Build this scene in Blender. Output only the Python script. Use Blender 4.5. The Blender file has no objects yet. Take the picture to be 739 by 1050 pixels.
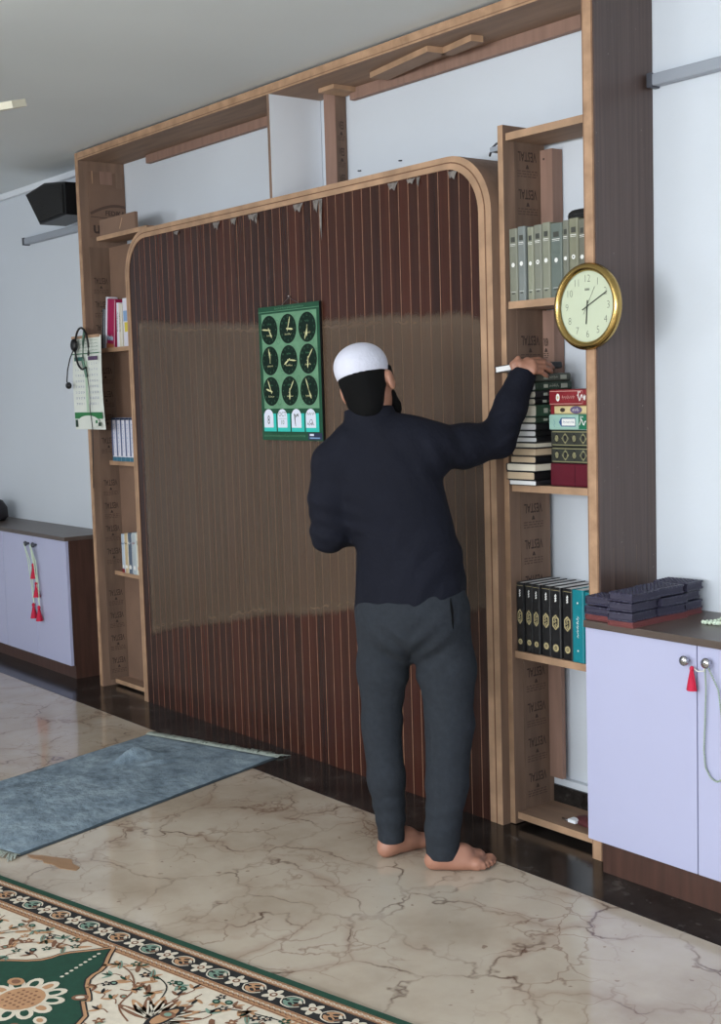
import bpy, bmesh, math, random
import numpy as np
from mathutils import Matrix, Vector
random.seed(7)
PI = math.pi
SC = bpy.context.scene
COL = SC.collection

# ------------------------------------------------------------------ materials
def lin(c):
    return tuple(((v/255)/12.92 if v/255 <= 0.04045 else ((v/255+0.055)/1.055)**2.4) for v in c) + (1,)
MATS = {}
def mat(name, rgb, rough=.6, metal=0, var=.0, scale=8, stretch=(1, 1, 1), bump=0, spec=.5, rgb2=None, bscale=None, coat=0):
    if name in MATS: return MATS[name]
    m = bpy.data.materials.new(name); m.use_nodes = True
    nt = m.node_tree; b = nt.nodes['Principled BSDF']
    b.inputs['Roughness'].default_value = rough; b.inputs['Metallic'].default_value = metal
    b.inputs['Specular IOR Level'].default_value = spec
    b.inputs['Coat Weight'].default_value = coat
    c = lin(rgb); b.inputs['Base Color'].default_value = c
    if var > 0 or rgb2 or bump:
        tc = nt.nodes.new('ShaderNodeTexCoord'); mp = nt.nodes.new('ShaderNodeMapping')
        mp.inputs['Scale'].default_value = stretch
        nt.links.new(tc.outputs['Object'], mp.inputs['Vector'])
        nz = nt.nodes.new('ShaderNodeTexNoise'); nz.inputs['Scale'].default_value = scale
        nz.inputs['Detail'].default_value = 5
        nt.links.new(mp.outputs[0], nz.inputs['Vector'])
        rp = nt.nodes.new('ShaderNodeValToRGB')
        c2 = lin(rgb2) if rgb2 else tuple(min(1, v*(1+var)) for v in c[:3])+(1,)
        c1 = c if rgb2 else tuple(v*(1-var) for v in c[:3])+(1,)
        rp.color_ramp.elements[0].position = .32; rp.color_ramp.elements[1].position = .68
        rp.color_ramp.elements[0].color = c1; rp.color_ramp.elements[1].color = c2
        nt.links.new(nz.outputs['Fac'], rp.inputs[0]); nt.links.new(rp.outputs[0], b.inputs['Base Color'])
        if bump:
            bp = nt.nodes.new('ShaderNodeBump'); bp.inputs['Strength'].default_value = bump
            bp.inputs['Distance'].default_value = .01
            if bscale:
                n2 = nt.nodes.new('ShaderNodeTexNoise'); n2.inputs['Scale'].default_value = bscale
                nt.links.new(mp.outputs[0], n2.inputs['Vector']); nt.links.new(n2.outputs['Fac'], bp.inputs['Height'])
            else: nt.links.new(nz.outputs['Fac'], bp.inputs['Height'])
            nt.links.new(bp.outputs[0], b.inputs['Normal'])
    MATS[name] = m
    return m

class NT:
    def __init__(s, name):
        s.m = bpy.data.materials.new(name); s.m.use_nodes = True; MATS[name] = s.m
        s.nt = s.m.node_tree; s.b = s.nt.nodes['Principled BSDF']
    def n(s, t, **k):
        nd = s.nt.nodes.new('ShaderNode'+t)
        for a, v in k.items(): setattr(nd, a, v)
        return nd
    def l(s, a, b): s.nt.links.new(a, b)
    def ramp(s, src, stops):
        r = s.n('ValToRGB'); e = r.color_ramp.elements
        while len(e) < len(stops): e.new(.5)
        for i, (p, c) in enumerate(stops): e[i].position = p; e[i].color = c if len(c) == 4 else tuple(c)+(1,)
        s.l(src, r.inputs[0]); return r.outputs[0]
    def mix(s, f, a, b, mode='MIX'):
        x = s.n('MixRGB', blend_type=mode)
        for i, v in ((0, f), (1, a), (2, b)):
            if hasattr(v, 'links') or hasattr(v, 'is_linked'): s.l(v, x.inputs[i])
            else: x.inputs[i].default_value = v
        return x.outputs[0]
    def math(s, op, a, b=0.0):
        x = s.n('Math', operation=op)
        for i, v in ((0, a), (1, b)):
            if hasattr(v, 'is_linked'): s.l(v, x.inputs[i])
            else: x.inputs[i].default_value = v
        return x.outputs[0]
    def noise(s, vec, scale, detail=5, rough=.55):
        x = s.n('TexNoise'); x.inputs['Scale'].default_value = scale; x.inputs['Detail'].default_value = detail
        x.inputs['Roughness'].default_value = rough
        s.l(vec, x.inputs['Vector']); return x
    def coord(s, scale=(1, 1, 1)):
        tc = s.n('TexCoord'); mp = s.n('Mapping'); mp.inputs['Scale'].default_value = scale
        s.l(tc.outputs['Object'], mp.inputs['Vector']); return mp.outputs[0]

def marble():
    t = NT('marble'); v = t.coord()
    wn = t.noise(v, 2.6, 4); 
    wc = t.n('VectorMath', operation='SUBTRACT'); t.l(wn.outputs['Color'], wc.inputs[0]); wc.inputs[1].default_value = (.5, .5, .5)
    ws = t.n('VectorMath', operation='SCALE'); t.l(wc.outputs[0], ws.inputs[0]); ws.inputs['Scale'].default_value = .38
    wa = t.n('VectorMath', operation='ADD'); t.l(v, wa.inputs[0]); t.l(ws.outputs[0], wa.inputs[1])
    w2n = t.noise(v, 11, 3); w2c = t.n('VectorMath', operation='SUBTRACT'); t.l(w2n.outputs['Color'], w2c.inputs[0]); w2c.inputs[1].default_value = (.5, .5, .5)
    w2s = t.n('VectorMath', operation='SCALE'); t.l(w2c.outputs[0], w2s.inputs[0]); w2s.inputs['Scale'].default_value = .09
    w2 = t.n('VectorMath', operation='ADD'); t.l(wa.outputs[0], w2.inputs[0]); t.l(w2s.outputs[0], w2.inputs[1])
    def vein(scale, width):
        vo = t.n('TexVoronoi', feature='DISTANCE_TO_EDGE'); vo.inputs['Scale'].default_value = scale
        t.l(w2.outputs[0], vo.inputs['Vector'])
        return t.ramp(vo.outputs['Distance'], [(0, (1, 1, 1)), (width, (0, 0, 0))])
    mask = t.ramp(t.noise(v, 2.3, 3).outputs['Fac'], [(.44, (0, 0, 0)), (.62, (1, 1, 1))])
    mask2 = t.ramp(t.noise(v, 5.1, 3).outputs['Fac'], [(.48, (0, 0, 0)), (.66, (1, 1, 1))])
    base = t.ramp(t.noise(v, 1.7, 6, .6).outputs['Fac'], [(.3, lin((160, 145, 127))), (.52, lin((187, 174, 157))), (.75, lin((201, 191, 177)))])
    halo = t.math('MULTIPLY', vein(2.7, .12), mask)
    c = t.mix(t.math('MULTIPLY', halo, .36), base, lin((140, 108, 88)))
    v1 = t.math('MULTIPLY', vein(2.7, .022), t.math('ADD', t.math('MULTIPLY', mask2, .75), .2))
    c = t.mix(v1, c, lin((74, 46, 34)))
    v2 = t.math('MULTIPLY', vein(6.3, .03), t.math('MULTIPLY', mask, .6))
    c = t.mix(v2, c, lin((112, 80, 64)))
    spots = t.ramp(t.noise(v, 24, 2).outputs['Fac'], [(.70, (0, 0, 0)), (.74, (1, 1, 1))])
    c = t.mix(t.math('MULTIPLY', spots, .55), c, lin((105, 72, 58)))
    t.l(c, t.b.inputs['Base Color']); t.b.inputs['Roughness'].default_value = .1
    t.b.inputs['Specular IOR Level'].default_value = .55
    return t.m
def granite():
    t = NT('black_granite'); v = t.coord()
    n1 = t.noise(v, 5, 8, .7); n2 = t.noise(v, 42, 3)
    c = t.ramp(n1.outputs['Fac'], [(.42, lin((26, 24, 23))), (.58, lin((50, 46, 44))), (.7, lin((98, 93, 88)))])
    sp = t.ramp(n2.outputs['Fac'], [(.62, (0, 0, 0)), (.75, (1, 1, 1))])
    c = t.mix(t.math('MULTIPLY', sp, .3), c, lin((120, 115, 110)))
    t.l(c, t.b.inputs['Base Color']); t.b.inputs['Roughness'].default_value = .16; t.b.inputs['Specular IOR Level'].default_value = .32
    return t.m
def slat_mat():
    t = NT('slat_laminate'); v = t.coord()
    sx = t.n('SeparateXYZ'); t.l(v, sx.inputs[0])
    k = t.math('FLOOR', t.math('DIVIDE', sx.outputs[0], .0535))
    wn = t.n('TexWhiteNoise', noise_dimensions='1D'); t.l(k, wn.inputs['W'])
    mp = t.n('Mapping'); mp.inputs['Scale'].default_value = (60, 60, 1.2); t.l(v, mp.inputs['Vector'])
    g = t.noise(mp.outputs[0], 1.0, 6)
    base = t.ramp(wn.outputs['Value'], [(0, lin((52, 31, 26))), (.5, lin((60, 34, 27))), (1, lin((70, 37, 28)))])
    gr = t.ramp(g.outputs['Fac'], [(.3, (.74, .74, .74)), (.7, (1.16, 1.16, 1.16))])
    c = t.mix(1.0, base, gr, 'MULTIPLY')
    t.l(c, t.b.inputs['Base Color']); t.b.inputs['Roughness'].default_value = .24
    t.b.inputs['Specular IOR Level'].default_value = .35
    return t.m
def film_mat():
    t = NT('dull_film'); v = t.coord()
    mp = t.n('Mapping'); mp.inputs['Scale'].default_value = (14, 14, .8); t.l(v, mp.inputs['Vector'])
    n = t.noise(mp.outputs[0], 1.6, 5)
    n2 = t.noise(v, 1.3, 3)
    a = t.math('ADD', t.math('MULTIPLY', n.outputs['Fac'], .16), t.math('MULTIPLY', n2.outputs['Fac'], .3))
    t.b.inputs['Base Color'].default_value = lin((108, 90, 74)); t.b.inputs['Roughness'].default_value = .28
    t.b.inputs['Specular IOR Level'].default_value = .5
    at = t.n('Attribute', attribute_name='cover')
    a = t.math('MULTIPLY', t.math('ADD', a, .36), at.outputs['Fac'])
    t.l(a, t.b.inputs['Alpha'])
    return t.m
def brown_laminate():
    t = NT('brown_laminate'); v = t.coord((60, 60, 1.5)); v0 = t.coord()
    g = t.noise(v, 1.2, 6)
    c = t.ramp(g.outputs['Fac'], [(.3, lin((68, 54, 50))), (.7, lin((88, 71, 66)))])
    d = t.ramp(t.noise(v0, 55, 2).outputs['Fac'], [(.72, (0, 0, 0)), (.78, (1, 1, 1))])
    c = t.mix(t.math('MULTIPLY', d, .35), c, lin((150, 140, 134)))
    t.l(c, t.b.inputs['Base Color']); t.b.inputs['Roughness'].default_value = .32
    return t.m
def ply_edge(name, axis, period, off):
    """plywood end grain: pale plies with dark glue lines across `axis`"""
    t = NT(name); v = t.coord(); sx = t.n('SeparateXYZ'); t.l(v, sx.inputs[0])
    f = t.math('FRACT', t.math('DIVIDE', t.math('ADD', sx.outputs[axis], off), period))
    g = t.noise(t.coord((6, 6, 6)), 3, 5)
    w = t.ramp(g.outputs['Fac'], [(.3, lin((150, 117, 90))), (.7, lin((186, 150, 119)))])
    s = t.ramp(f, [(0, (0, 0, 0)), (.42, (0, 0, 0)), (.47, (1, 1, 1)), (.55, (1, 1, 1)), (.6, (0, 0, 0))])
    c = t.mix(t.math('MULTIPLY', s, .62), w, lin((96, 64, 44)))
    t.l(c, t.b.inputs['Base Color']); t.b.inputs['Roughness'].default_value = .65
    return t.m

M_marble = marble(); M_granite = granite(); M_slat = slat_mat(); M_film = film_mat(); M_brown = brown_laminate()
M_plyx = ply_edge('ply_edge_upright', 0, .036, 0.0); M_plyz = ply_edge('ply_edge_flat', 2, .036, -.002)
M_wood = mat('raw_ply', (126, 101, 85), .7, var=.16, scale=3, stretch=(9, 9, 1))
M_woodh = mat('raw_ply_flat', (138, 111, 92), .7, var=.16, scale=3, stretch=(1, 8, 8))
M_edge = mat('pale_wood_edge', (168, 135, 107), .65, var=.2, scale=6, stretch=(2, 2, 2))
M_batten = mat('pine_batten', (142, 112, 98), .7, var=.12, scale=3, stretch=(10, 10, 1))
M_printply = mat('stamped_ply', (112, 90, 76), .75, var=.2, scale=4, stretch=(6, 6, 1))
M_ink = mat('stamp_ink', (62, 46, 40), .8)
M_ink2 = mat('faint_ink', (88, 68, 58), .8)
M_board = mat('hardboard', (122, 96, 80), .7, var=.12, scale=5)
M_groove = mat('groove_line', (138, 100, 76), .6, var=.2, scale=20)
M_white = mat('white_wall', (205, 211, 219), .85, var=.025, scale=1.2, bump=.04, bscale=60)
M_ceil = mat('ceiling_paint', (222, 228, 231), .9, var=.03, scale=.8)
M_whitelam = mat('white_laminate', (226, 230, 236), .5, var=.02, scale=3)
M_door = mat('lilac_white_door', (178, 180, 209), .3, var=.015, scale=2)
M_cabbrown = mat('walnut_carcass', (74, 50, 42), .4, var=.25, scale=3, stretch=(14, 14, 1.2))
M_cabtop = mat('dark_cabinet_top', (84, 72, 66), .35, var=.12, scale=5)
M_chrome = mat('chrome', (200, 200, 205), .12, 1)
M_black = mat('black_plastic', (14, 14, 16), .45)
M_grey = mat('grey_plastic', (150, 156, 166), .4)
M_greyd = mat('grey_plastic_end', (70, 72, 80), .4)
M_gold = mat('gold_rim', (178, 150, 92), .22, 1)
M_dial = mat('cream_dial', (192, 201, 176), .5)
M_num = mat('grey_numerals', (96, 100, 92), .6)
M_skin = mat('skin', (160, 114, 94), .5, var=.08, scale=14)
M_hair = mat('black_hair', (8, 8, 9), .85, spec=.15)
M_cap = mat('white_cap_cloth', (204, 205, 219), .85, bump=.15, bscale=120)
M_jacket = mat('navy_jacket', (17, 19, 30), .85, var=.12, scale=6, spec=.2, bump=.2, bscale=60)
M_trouser = mat('slate_trousers', (43, 47, 53), .95, var=.1, scale=60, spec=.2, bump=.12, bscale=160)
M_teal = mat('teal_cover', (16, 128, 140), .45, var=.05, scale=10)
M_page = mat('page_edges', (222, 214, 196), .8, var=.06, scale=3, stretch=(1, 1, 120))
M_pagew = mat('white_page_edges', (232, 232, 232), .8, var=.04, scale=3, stretch=(1, 1, 120))
M_paget = mat('tan_page_edges', (196, 174, 146), .8, var=.06, scale=3, stretch=(1, 1, 120))
M_blackcov = mat('black_cover', (22, 22, 25), .4, var=.1, scale=10)
M_goldink = mat('gold_ink', (178, 164, 122), .5)
M_whiteink = mat('white_ink', (230, 230, 226), .6)

# ------------------------------------------------------------------ mesh builder
class MB:
    def __init__(s): s.v = []; s.f = []; s.mi = []; s.mats = []; s.sm = []
    def slot(s, m):
        if m not in s.mats: s.mats.append(m)
        return s.mats.index(m)
    def add(s, vs, fs, m, T=None, smooth=False):
        o = len(s.v); k = s.slot(m)
        if T is not None: vs = [tuple(T @ Vector(p)) for p in vs]
        s.v += [tuple(p) for p in vs]
        for f in fs: s.f.append([o+i for i in f]); s.mi.append(k); s.sm.append(smooth)
    def box(s, x0, x1, y0, y1, z0, z1, m, T=None, bev=0.0, fm=None):
        """box; fm maps a face letter ('-y','+x'...) to another material"""
        if bev > 0:
            bm = bmesh.new(); bmesh.ops.create_cube(bm, size=1)
            for v in bm.verts: v.co = ((x0+x1)/2+v.co.x*(x1-x0), (y0+y1)/2+v.co.y*(y1-y0), (z0+z1)/2+v.co.z*(z1-z0))
            bmesh.ops.bevel(bm, geom=bm.edges[:], offset=bev, segments=2, affect='EDGES', profile=.6)
            bm.verts.index_update(); bm.normal_update()
            vs = [tuple(v.co) for v in bm.verts]
            for f in bm.faces:
                mm = m
                if fm:
                    for key, am in fm.items():
                        ax = 'xyz'.index(key[1]); sg = -1 if key[0] == '-' else 1
                        if f.normal[ax]*sg > .9: mm = am
                idx = [v.index for v in f.verts]
                s.add([vs[i] for i in idx], [list(range(len(idx)))], mm, T)
            bm.free(); return
        vs = [(x0, y0, z0), (x1, y0, z0), (x1, y1, z0), (x0, y1, z0), (x0, y0, z1), (x1, y0, z1), (x1, y1, z1), (x0, y1, z1)]
        F = {'-z': [0, 3, 2, 1], '+z': [4, 5, 6, 7], '-y': [0, 1, 5, 4], '+x': [1, 2, 6, 5], '+y': [2, 3, 7, 6], '-x': [3, 0, 4, 7]}
        for k, f in F.items(): s.add([vs[i] for i in f], [[0, 1, 2, 3]], (fm or {}).get(k, m), T)
    def prism(s, poly, h0, h1, m, T=None, cap=True, fm_side=None, smooth=False):
        """poly in local xy extruded along z"""
        n = len(poly)
        vs = [(p[0], p[1], h0) for p in poly]+[(p[0], p[1], h1) for p in poly]
        s.add(vs, [[i, (i+1) % n, n+(i+1) % n, n+i] for i in range(n)], fm_side or m, T, smooth)
        if cap:
            s.add(vs[:n], [list(range(n))[::-1]], m, T); s.add(vs[n:], [list(range(n))], m, T)
    def poly(s, pts, m, T=None): s.add(pts, [list(range(len(pts)))], m, T)
    def tube(s, pts, r, m, seg=8, T=None, rads=None):
        pts = [Vector(p) for p in pts]; n = len(pts); rings = []
        up = Vector((0, 0, 1))
        for i, p in enumerate(pts):
            d = (pts[min(i+1, n-1)]-pts[max(i-1, 0)]).normalized()
            a = d.cross(up)
            if a.length < 1e-3: a = d.cross(Vector((1, 0, 0)))
            a.normalize(); b = d.cross(a)
            rr = rads[i] if rads else r
            rings.append([p+a*rr*math.cos(2*PI*k/seg)+b*rr*math.sin(2*PI*k/seg) for k in range(seg)])
        vs = [q for R in rings for q in R]; fs = []
        for i in range(n-1):
            for k in range(seg): fs.append([i*seg+k, i*seg+(k+1) % seg, (i+1)*seg+(k+1) % seg, (i+1)*seg+k])
        fs.append(list(range(seg))[::-1]); fs.append([(n-1)*seg+k for k in range(seg)])
        s.add(vs, fs, m, T, True)
    def lathe(s, prof, m, T=None, seg=32, smooth=True):
        """profile of (r, h) spun round local z"""
        vs = []; fs = []; n = len(prof)
        for k in range(seg):
            a = 2*PI*k/seg
            vs += [(r*math.cos(a), r*math.sin(a), h) for r, h in prof]
        for k in range(seg):
            for i in range(n-1):
                a = k*n+i; b = ((k+1) % seg)*n+i
                fs.append([a, b, b+1, a+1])
        s.add(vs, fs, m, T, smooth)
    def disc(s, cx, cy, r, m, T=None, z=0, seg=20, ry=None):
        s.add([(cx+r*math.cos(2*PI*k/seg), cy+(ry or r)*math.sin(2*PI*k/seg), z) for k in range(seg)], [list(range(seg))], m, T)
    def ring(s, cx, cy, r0, r1, m, T=None, z=0, seg=24):
        vs = []; fs = []
        for k in range(seg):
            a = 2*PI*k/seg; vs += [(cx+r0*math.cos(a), cy+r0*math.sin(a), z), (cx+r1*math.cos(a), cy+r1*math.sin(a), z)]
        for k in range(seg):
            j = (k+1) % seg; fs.append([2*k, 2*k+1, 2*j+1, 2*j])
        s.add(vs, fs, m, T)
    def stroke(s, pts, w, m, T=None, z=0, ws=None):
        """flat ribbon along 2D points"""
        n = len(pts); L = []; R = []
        for i in range(n):
            a = pts[max(i-1, 0)]; b = pts[min(i+1, n-1)]
            dx, dy = b[0]-a[0], b[1]-a[1]; l = math.hypot(dx, dy) or 1
            ww = (ws[i] if ws else w)/2
            L.append((pts[i][0]-dy/l*ww, pts[i][1]+dx/l*ww, z)); R.append((pts[i][0]+dy/l*ww, pts[i][1]-dx/l*ww, z))
        for i in range(n-1): s.add([L[i], R[i], R[i+1], L[i+1]], [[0, 1, 2, 3]], m, T)
    def text(s, txt, size, m, T=None, z=0, cx=0, cy=0, sx=1, bold=0):
        cu = bpy.data.curves.new('t', 'FONT'); cu.body = txt; cu.size = size; cu.align_x = 'CENTER'; cu.align_y = 'CENTER'
        cu.offset = bold; cu.resolution_u = 2
        o = bpy.data.objects.new('t', cu); COL.objects.link(o)
        dg = bpy.context.evaluated_depsgraph_get(); me = bpy.data.meshes.new_from_object(o.evaluated_get(dg))
        vs = [(cx+v.co.x*sx, cy+v.co.y, z) for v in me.vertices]
        s.add(vs, [list(p.vertices) for p in me.polygons], m, T)
        bpy.data.objects.remove(o); bpy.data.curves.remove(cu); bpy.data.meshes.remove(me)
    def ell(s, c, r, m, T=None, seg=14, rings=9):
        vs = []; fs = []
        for i in range(rings+1):
            t = PI*i/rings
            for k in range(seg):
                a = 2*PI*k/seg
                vs.append((c[0]+r[0]*math.sin(t)*math.cos(a), c[1]+r[1]*math.sin(t)*math.sin(a), c[2]+r[2]*math.cos(t)))
        for i in range(rings):
            for k in range(seg): fs.append([i*seg+k, (i+1)*seg+k, (i+1)*seg+(k+1) % seg, i*seg+(k+1) % seg])
        s.add(vs, fs, m, T, True)
    def build(s, name, parent=None, loc=None):
        me = bpy.data.meshes.new(name)
        me.from_pydata(s.v, [], s.f)
        for m in s.mats: me.materials.append(m)
        me.polygons.foreach_set('material_index', s.mi); me.polygons.foreach_set('use_smooth', s.sm)
        bm = bmesh.new(); bm.from_mesh(me); bmesh.ops.remove_doubles(bm, verts=bm.verts, dist=1e-6); bm.to_mesh(me); bm.free()
        me.update()
        o = bpy.data.objects.new(name, me); COL.objects.link(o)
        if parent: o.parent = parent
        if loc: o.location = loc
        return o

def tag(o, label=None, cat=None, group=None, kind=None):
    if label: o['label'] = label
    if cat: o['category'] = cat
    if group: o['group'] = group
    if kind: o['kind'] = kind
    return o
def empty(name, loc=(0, 0, 0), rz=0, label=None, cat=None, group=None):
    o = bpy.data.objects.new(name, None); COL.objects.link(o); o.location = loc; o.rotation_euler = (0, 0, rz)
    o.empty_display_size = .05
    return tag(o, label, cat, group)
def part(name, mb, root, label=None):
    """mb in world coordinates -> child of root (root only translated)"""
    L = root.location
    o = mb.build(name, root)
    o.data.transform(Matrix.Translation(-L))
    if label: o['label'] = label
    return o
def subpart(name, mb, parent, root, label=None):
    o = mb.build(name, parent); o.data.transform(Matrix.Translation(-root.location))
    if label: o['label'] = label
    return o
def thing(name, mb, label, cat, loc, group=None):
    o = mb.build(name); o.data.transform(Matrix.Translation(-Vector(loc))); o.location = loc
    return tag(o, label, cat, group)
def TR(x, y, z): return Matrix.Translation((x, y, z))
# maps: local (x,y) drawing planes into the world
def FRONT(x, y, z): return TR(x, y, z) @ Matrix(((1, 0, 0, 0), (0, 0, -1, 0), (0, 1, 0, 0), (0, 0, 0, 1)))   # x->x, y->z, z->-y
def RIGHT(x, y, z): return TR(x, y, z) @ Matrix(((0, 0, 1, 0), (1, 0, 0, 0), (0, 1, 0, 0), (0, 0, 0, 1)))    # x->y, y->z, z->+x

# ------------------------------------------------------------------ the room
D = .26; CEIL = 2.76
X0, X1, YF = -3.2, 8.8, -6.6
def struct(name, mb): o = mb.build(name); o['kind'] = 'structure'; return o
b = MB(); b.box(X0, X1, YF, D, -.1, 0, M_marble); struct('floor', b)
b = MB(); b.box(X0, X1, YF, D+.1, CEIL, CEIL+.1, M_ceil); struct('ceiling', b)
b = MB(); b.box(X0, X1, D, D+.1, 0, CEIL, M_white); struct('wall_back', b)
b = MB(); b.box(X0-.1, X0, YF, D, 0, CEIL, M_white); struct('wall_left', b)
b = MB(); b.box(X1, X1+.1, YF, D, 0, CEIL, M_white); struct('wall_right', b)
b = MB(); b.box(X0, X1, YF-.1, YF, 0, CEIL, M_white); struct('wall_front', b)
b = MB(); b.box(X0, X1, -.251, D, -.02, .0015, M_granite); struct('trim_1', b)
b = MB(); b.box(X0, X1, D-.032, D, .0015, .105, M_granite)
b.box(X0, X1, D-.026, D, .105, .13, M_white, bev=.004); struct('baseboard_back', b)
b = MB(); b.box(X0, X1, D-.03, D, 2.725, CEIL, M_whitelam, bev=.005); struct('trim_2', b)

# ------------------------------------------------------------------ timber frame round the panel
XP0, XP1 = 3.444, 3.487        # right post
ZT = 2.75
root = empty('timber_frame', (1.7, .1, 0), label='tall raw wood frame with dark right upright, reaching up to the ceiling', cat='frame')
# stamped "VESTAL" print running down a board face
def stamps(b, T, z0, z1, w, pitch=.118, short=False, flip=True):
    z = z0
    k = 0
    while z+pitch < z1:
        c = z+pitch*.5
        A = T @ TR(0, c, 0)
        if flip:
            b.text('VESTAL', pitch*.36, M_ink, A @ Matrix.Rotation(PI, 4, 'Z'), z=.0006, cx=0, cy=-pitch*.1, sx=w/(pitch*1.55), bold=.0006)
        else:
            b.text('VES', pitch*.42, M_ink, A, z=.0006, cx=0, cy=pitch*.1, sx=w/(pitch*1.1), bold=.0006)
        sgn = -1
        b.poly([(-.008, -pitch*.17-.008, .0006), (.008, -pitch*.17-.008, .0006), (.003, -pitch*.17+.004, .0006), (-.002, -pitch*.17+.006, .0006)], M_ink, A)
        for j in range(3):
            yy = pitch*(-.30-.07*j)
            x = -w*.42
            while x < w*.40:
                l = random.uniform(.008, .02); l = min(l, w*.42-x)
                b.poly([(x, yy-.002, .0006), (x+l, yy-.002, .0006), (x+l, yy+.002, .0006), (x, yy+.002, .0006)], M_ink2, A); x += l+.004
        z += pitch; k += 1
# left post
b = MB(); b.box(0, .034, 0, D-.002, 0, ZT, M_wood, fm={'-y': M_plyx})
part('post', b, root, 'pale left upright with ply edge')
b = MB(); T = RIGHT(.034, 0, 0)
b.box(.0342, .038, .05, D-.004, 2.33, 2.66, M_board)            # stamped facing at the head of the post
T2 = RIGHT(.0382, .155, 2.5)
b.stroke([(-.1+.2*i/12, -.055+.05*math.sin(PI*i/12*.62+.1), 0) [:2] for i in range(13)], .014, M_ink2, T2, z=.0005)
b.stroke([(-.1, -.065), (.1, -.075)], .005, M_ink2, T2, z=.0005)
b.text('FEDIKA', .034, M_ink, T2, z=.0005, cx=.04, cy=-.045, bold=.0006)
b.text('unifo', .085, M_ink, T2, z=.0005, cx=0, cy=-.122, sx=1.05, bold=.002)
b.box(.0382, .040, .115, .185, 2.60, 2.665, M_batten); b.box(.0382, .04, .07, .076, 2.6, 2.665, M_edge); b.box(.0382, .04, .205, .24, 2.585, 2.665, M_wood)
part('facing_board', b, root, 'brown board with black lettering at the head of the left upright')
# right post: pale ply front edge, dark laminated outer face
b = MB()
b.box(XP0, XP1-.002, -.012, .0, 0, ZT-.0, M_plyx); b.box(XP0, XP1-.002, 0, D-.002, 0, ZT, M_wood)
part('post', b, root, 'right upright with pale ply front edge')
b = MB(); b.box(XP1-.002, XP1+.004, -.01, D-.002, 0, ZT, M_brown)
for yy in (.05, .1, .16, .21): b.box(XP1+.004, XP1+.0046, yy, yy+.002, .78, 1.0, mat('laminate_line', (104, 86, 76), .5))
part('laminate_face', b, root, 'dark brown laminate side of the right upright')
# top board
b = MB(); b.box(.034, XP0, 0, D-.002, 2.712, ZT, M_woodh, fm={'-y': M_plyz})
part('top_board', b, root)
b = MB(); b.box(.32, 1.736, D-.03, D-.004, 2.672, 2.712, M_batten); part('wall_batten', b, root)
b = MB(); b.box(1.99, 3.22, D-.03, D-.004, 2.668, 2.712, M_batten); part('wall_batten', b, root)
b = MB(); b.box(1.738, 1.756, 0, D-.003, 2.30, 2.712, M_whitelam, fm={'-y': M_wood, '-x': M_wood}); part('divider_board', b, root, 'white faced divider board')
b = MB(); b.box(1.855, 1.929, .2, D-.004, 2.16, 2.712, M_batten)
T = RIGHT(1.9291, .2+.028, 0); b.box(1.929, 1.9305, .203, D-.006, 2.16, 2.71, M_printply)
stamps(b, RIGHT(1.9306, .228, 0), 2.2, 2.72, .045, .105, flip=False)
part('stud', b, root, 'short stud with black stamped letters')
b = MB(); b.box(1.93, 2.03, .12, D-.01, 2.695, 2.712, M_edge); part('cleat', b, root)
b = MB(); T = TR(2.25, .16, 2.703) @ Matrix.Rotation(-.17, 4, 'Z')
b.box(0, .42, -.03, .05, -.012, .009, M_woodh, T=T, fm={'-y': M_edge, '+x': M_edge})
b.box(.40, .60, .035, .085, -.012, .009, M_woodh, T=T, fm={'-y': M_edge, '+x': M_edge})
part('scrap_plank', b, root, 'loose wood scrap nailed under the top board')

# ------------------------------------------------------------------ arched slat panel
AX0, AX1, AZ = .480, 3.025, 2.300
WL, WR, WT = .034, .062, .042
RO = .21
def rr_outline(x0, x1, z1, r, n=12):
    pts = [(x1, 0)]
    pts += [(x1-r+r*math.cos(PI/2*i/n), z1-r+r*math.sin(PI/2*i/n)) for i in range(n+1)]
    pts += [(x0+r-r*math.sin(PI/2*i/n), z1-r+r*math.cos(PI/2*i/n)) for i in range(n+1)]
    pts += [(x0, 0)]
    return pts
proot = empty('arched_slat_panel', (1.75, .1, 0), label='large dark brown slatted panel with round top corners and pale wood edging', cat='panel')
OUT = rr_outline(AX0, AX1, AZ, RO); INN = rr_outline(AX0+WL, AX1-WR, AZ-WT, RO-.045)
MID = [((o[0]+i[0])/2, (o[1]+i[1])/2) for o, i in zip(OUT, INN)]
DKLINE = mat('glue_line', (108, 74, 52), .7)
b = MB()
def strip(b, A, B, y, m, T=None):
    for k in range(len(A)-1):
        b.add([(A[k][0], y, A[k][1]), (B[k][0], y, B[k][1]), (B[k+1][0], y, B[k+1][1]), (A[k+1][0], y, A[k+1][1])], [[0, 1, 2, 3]], m)
def lerp2(A, B, t): return [(a[0]*(1-t)+c[0]*t, a[1]*(1-t)+c[1]*t) for a, c in zip(A, B)]
for t0, t1, m in ((0, .44, M_edge), (.44, .54, DKLINE), (.54, 1, M_edge)): strip(b, lerp2(OUT, INN, t0), lerp2(OUT, INN, t1), 0, m)
for k in range(len(OUT)-1):      # outer and inner faces
    a, c = OUT[k], OUT[k+1]; b.add([(a[0], 0, a[1]), (c[0], 0, c[1]), (c[0], .2, c[1]), (a[0], .2, a[1])], [[0, 1, 2, 3]], M_wood)
    a, c = INN[k], INN[k+1]; b.add([(a[0], 0, a[1]), (c[0], 0, c[1]), (c[0], .02, c[1]), (a[0], .02, a[1])], [[3, 2, 1, 0]], M_edge)
strip(b, OUT, INN, .2, M_wood)
part('arch_edging', b, proot, 'pale double ply edging')
b = MB()
ix0, ix1, iz = AX0+WL, AX1-WR, AZ-WT; ri = RO-.045
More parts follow.
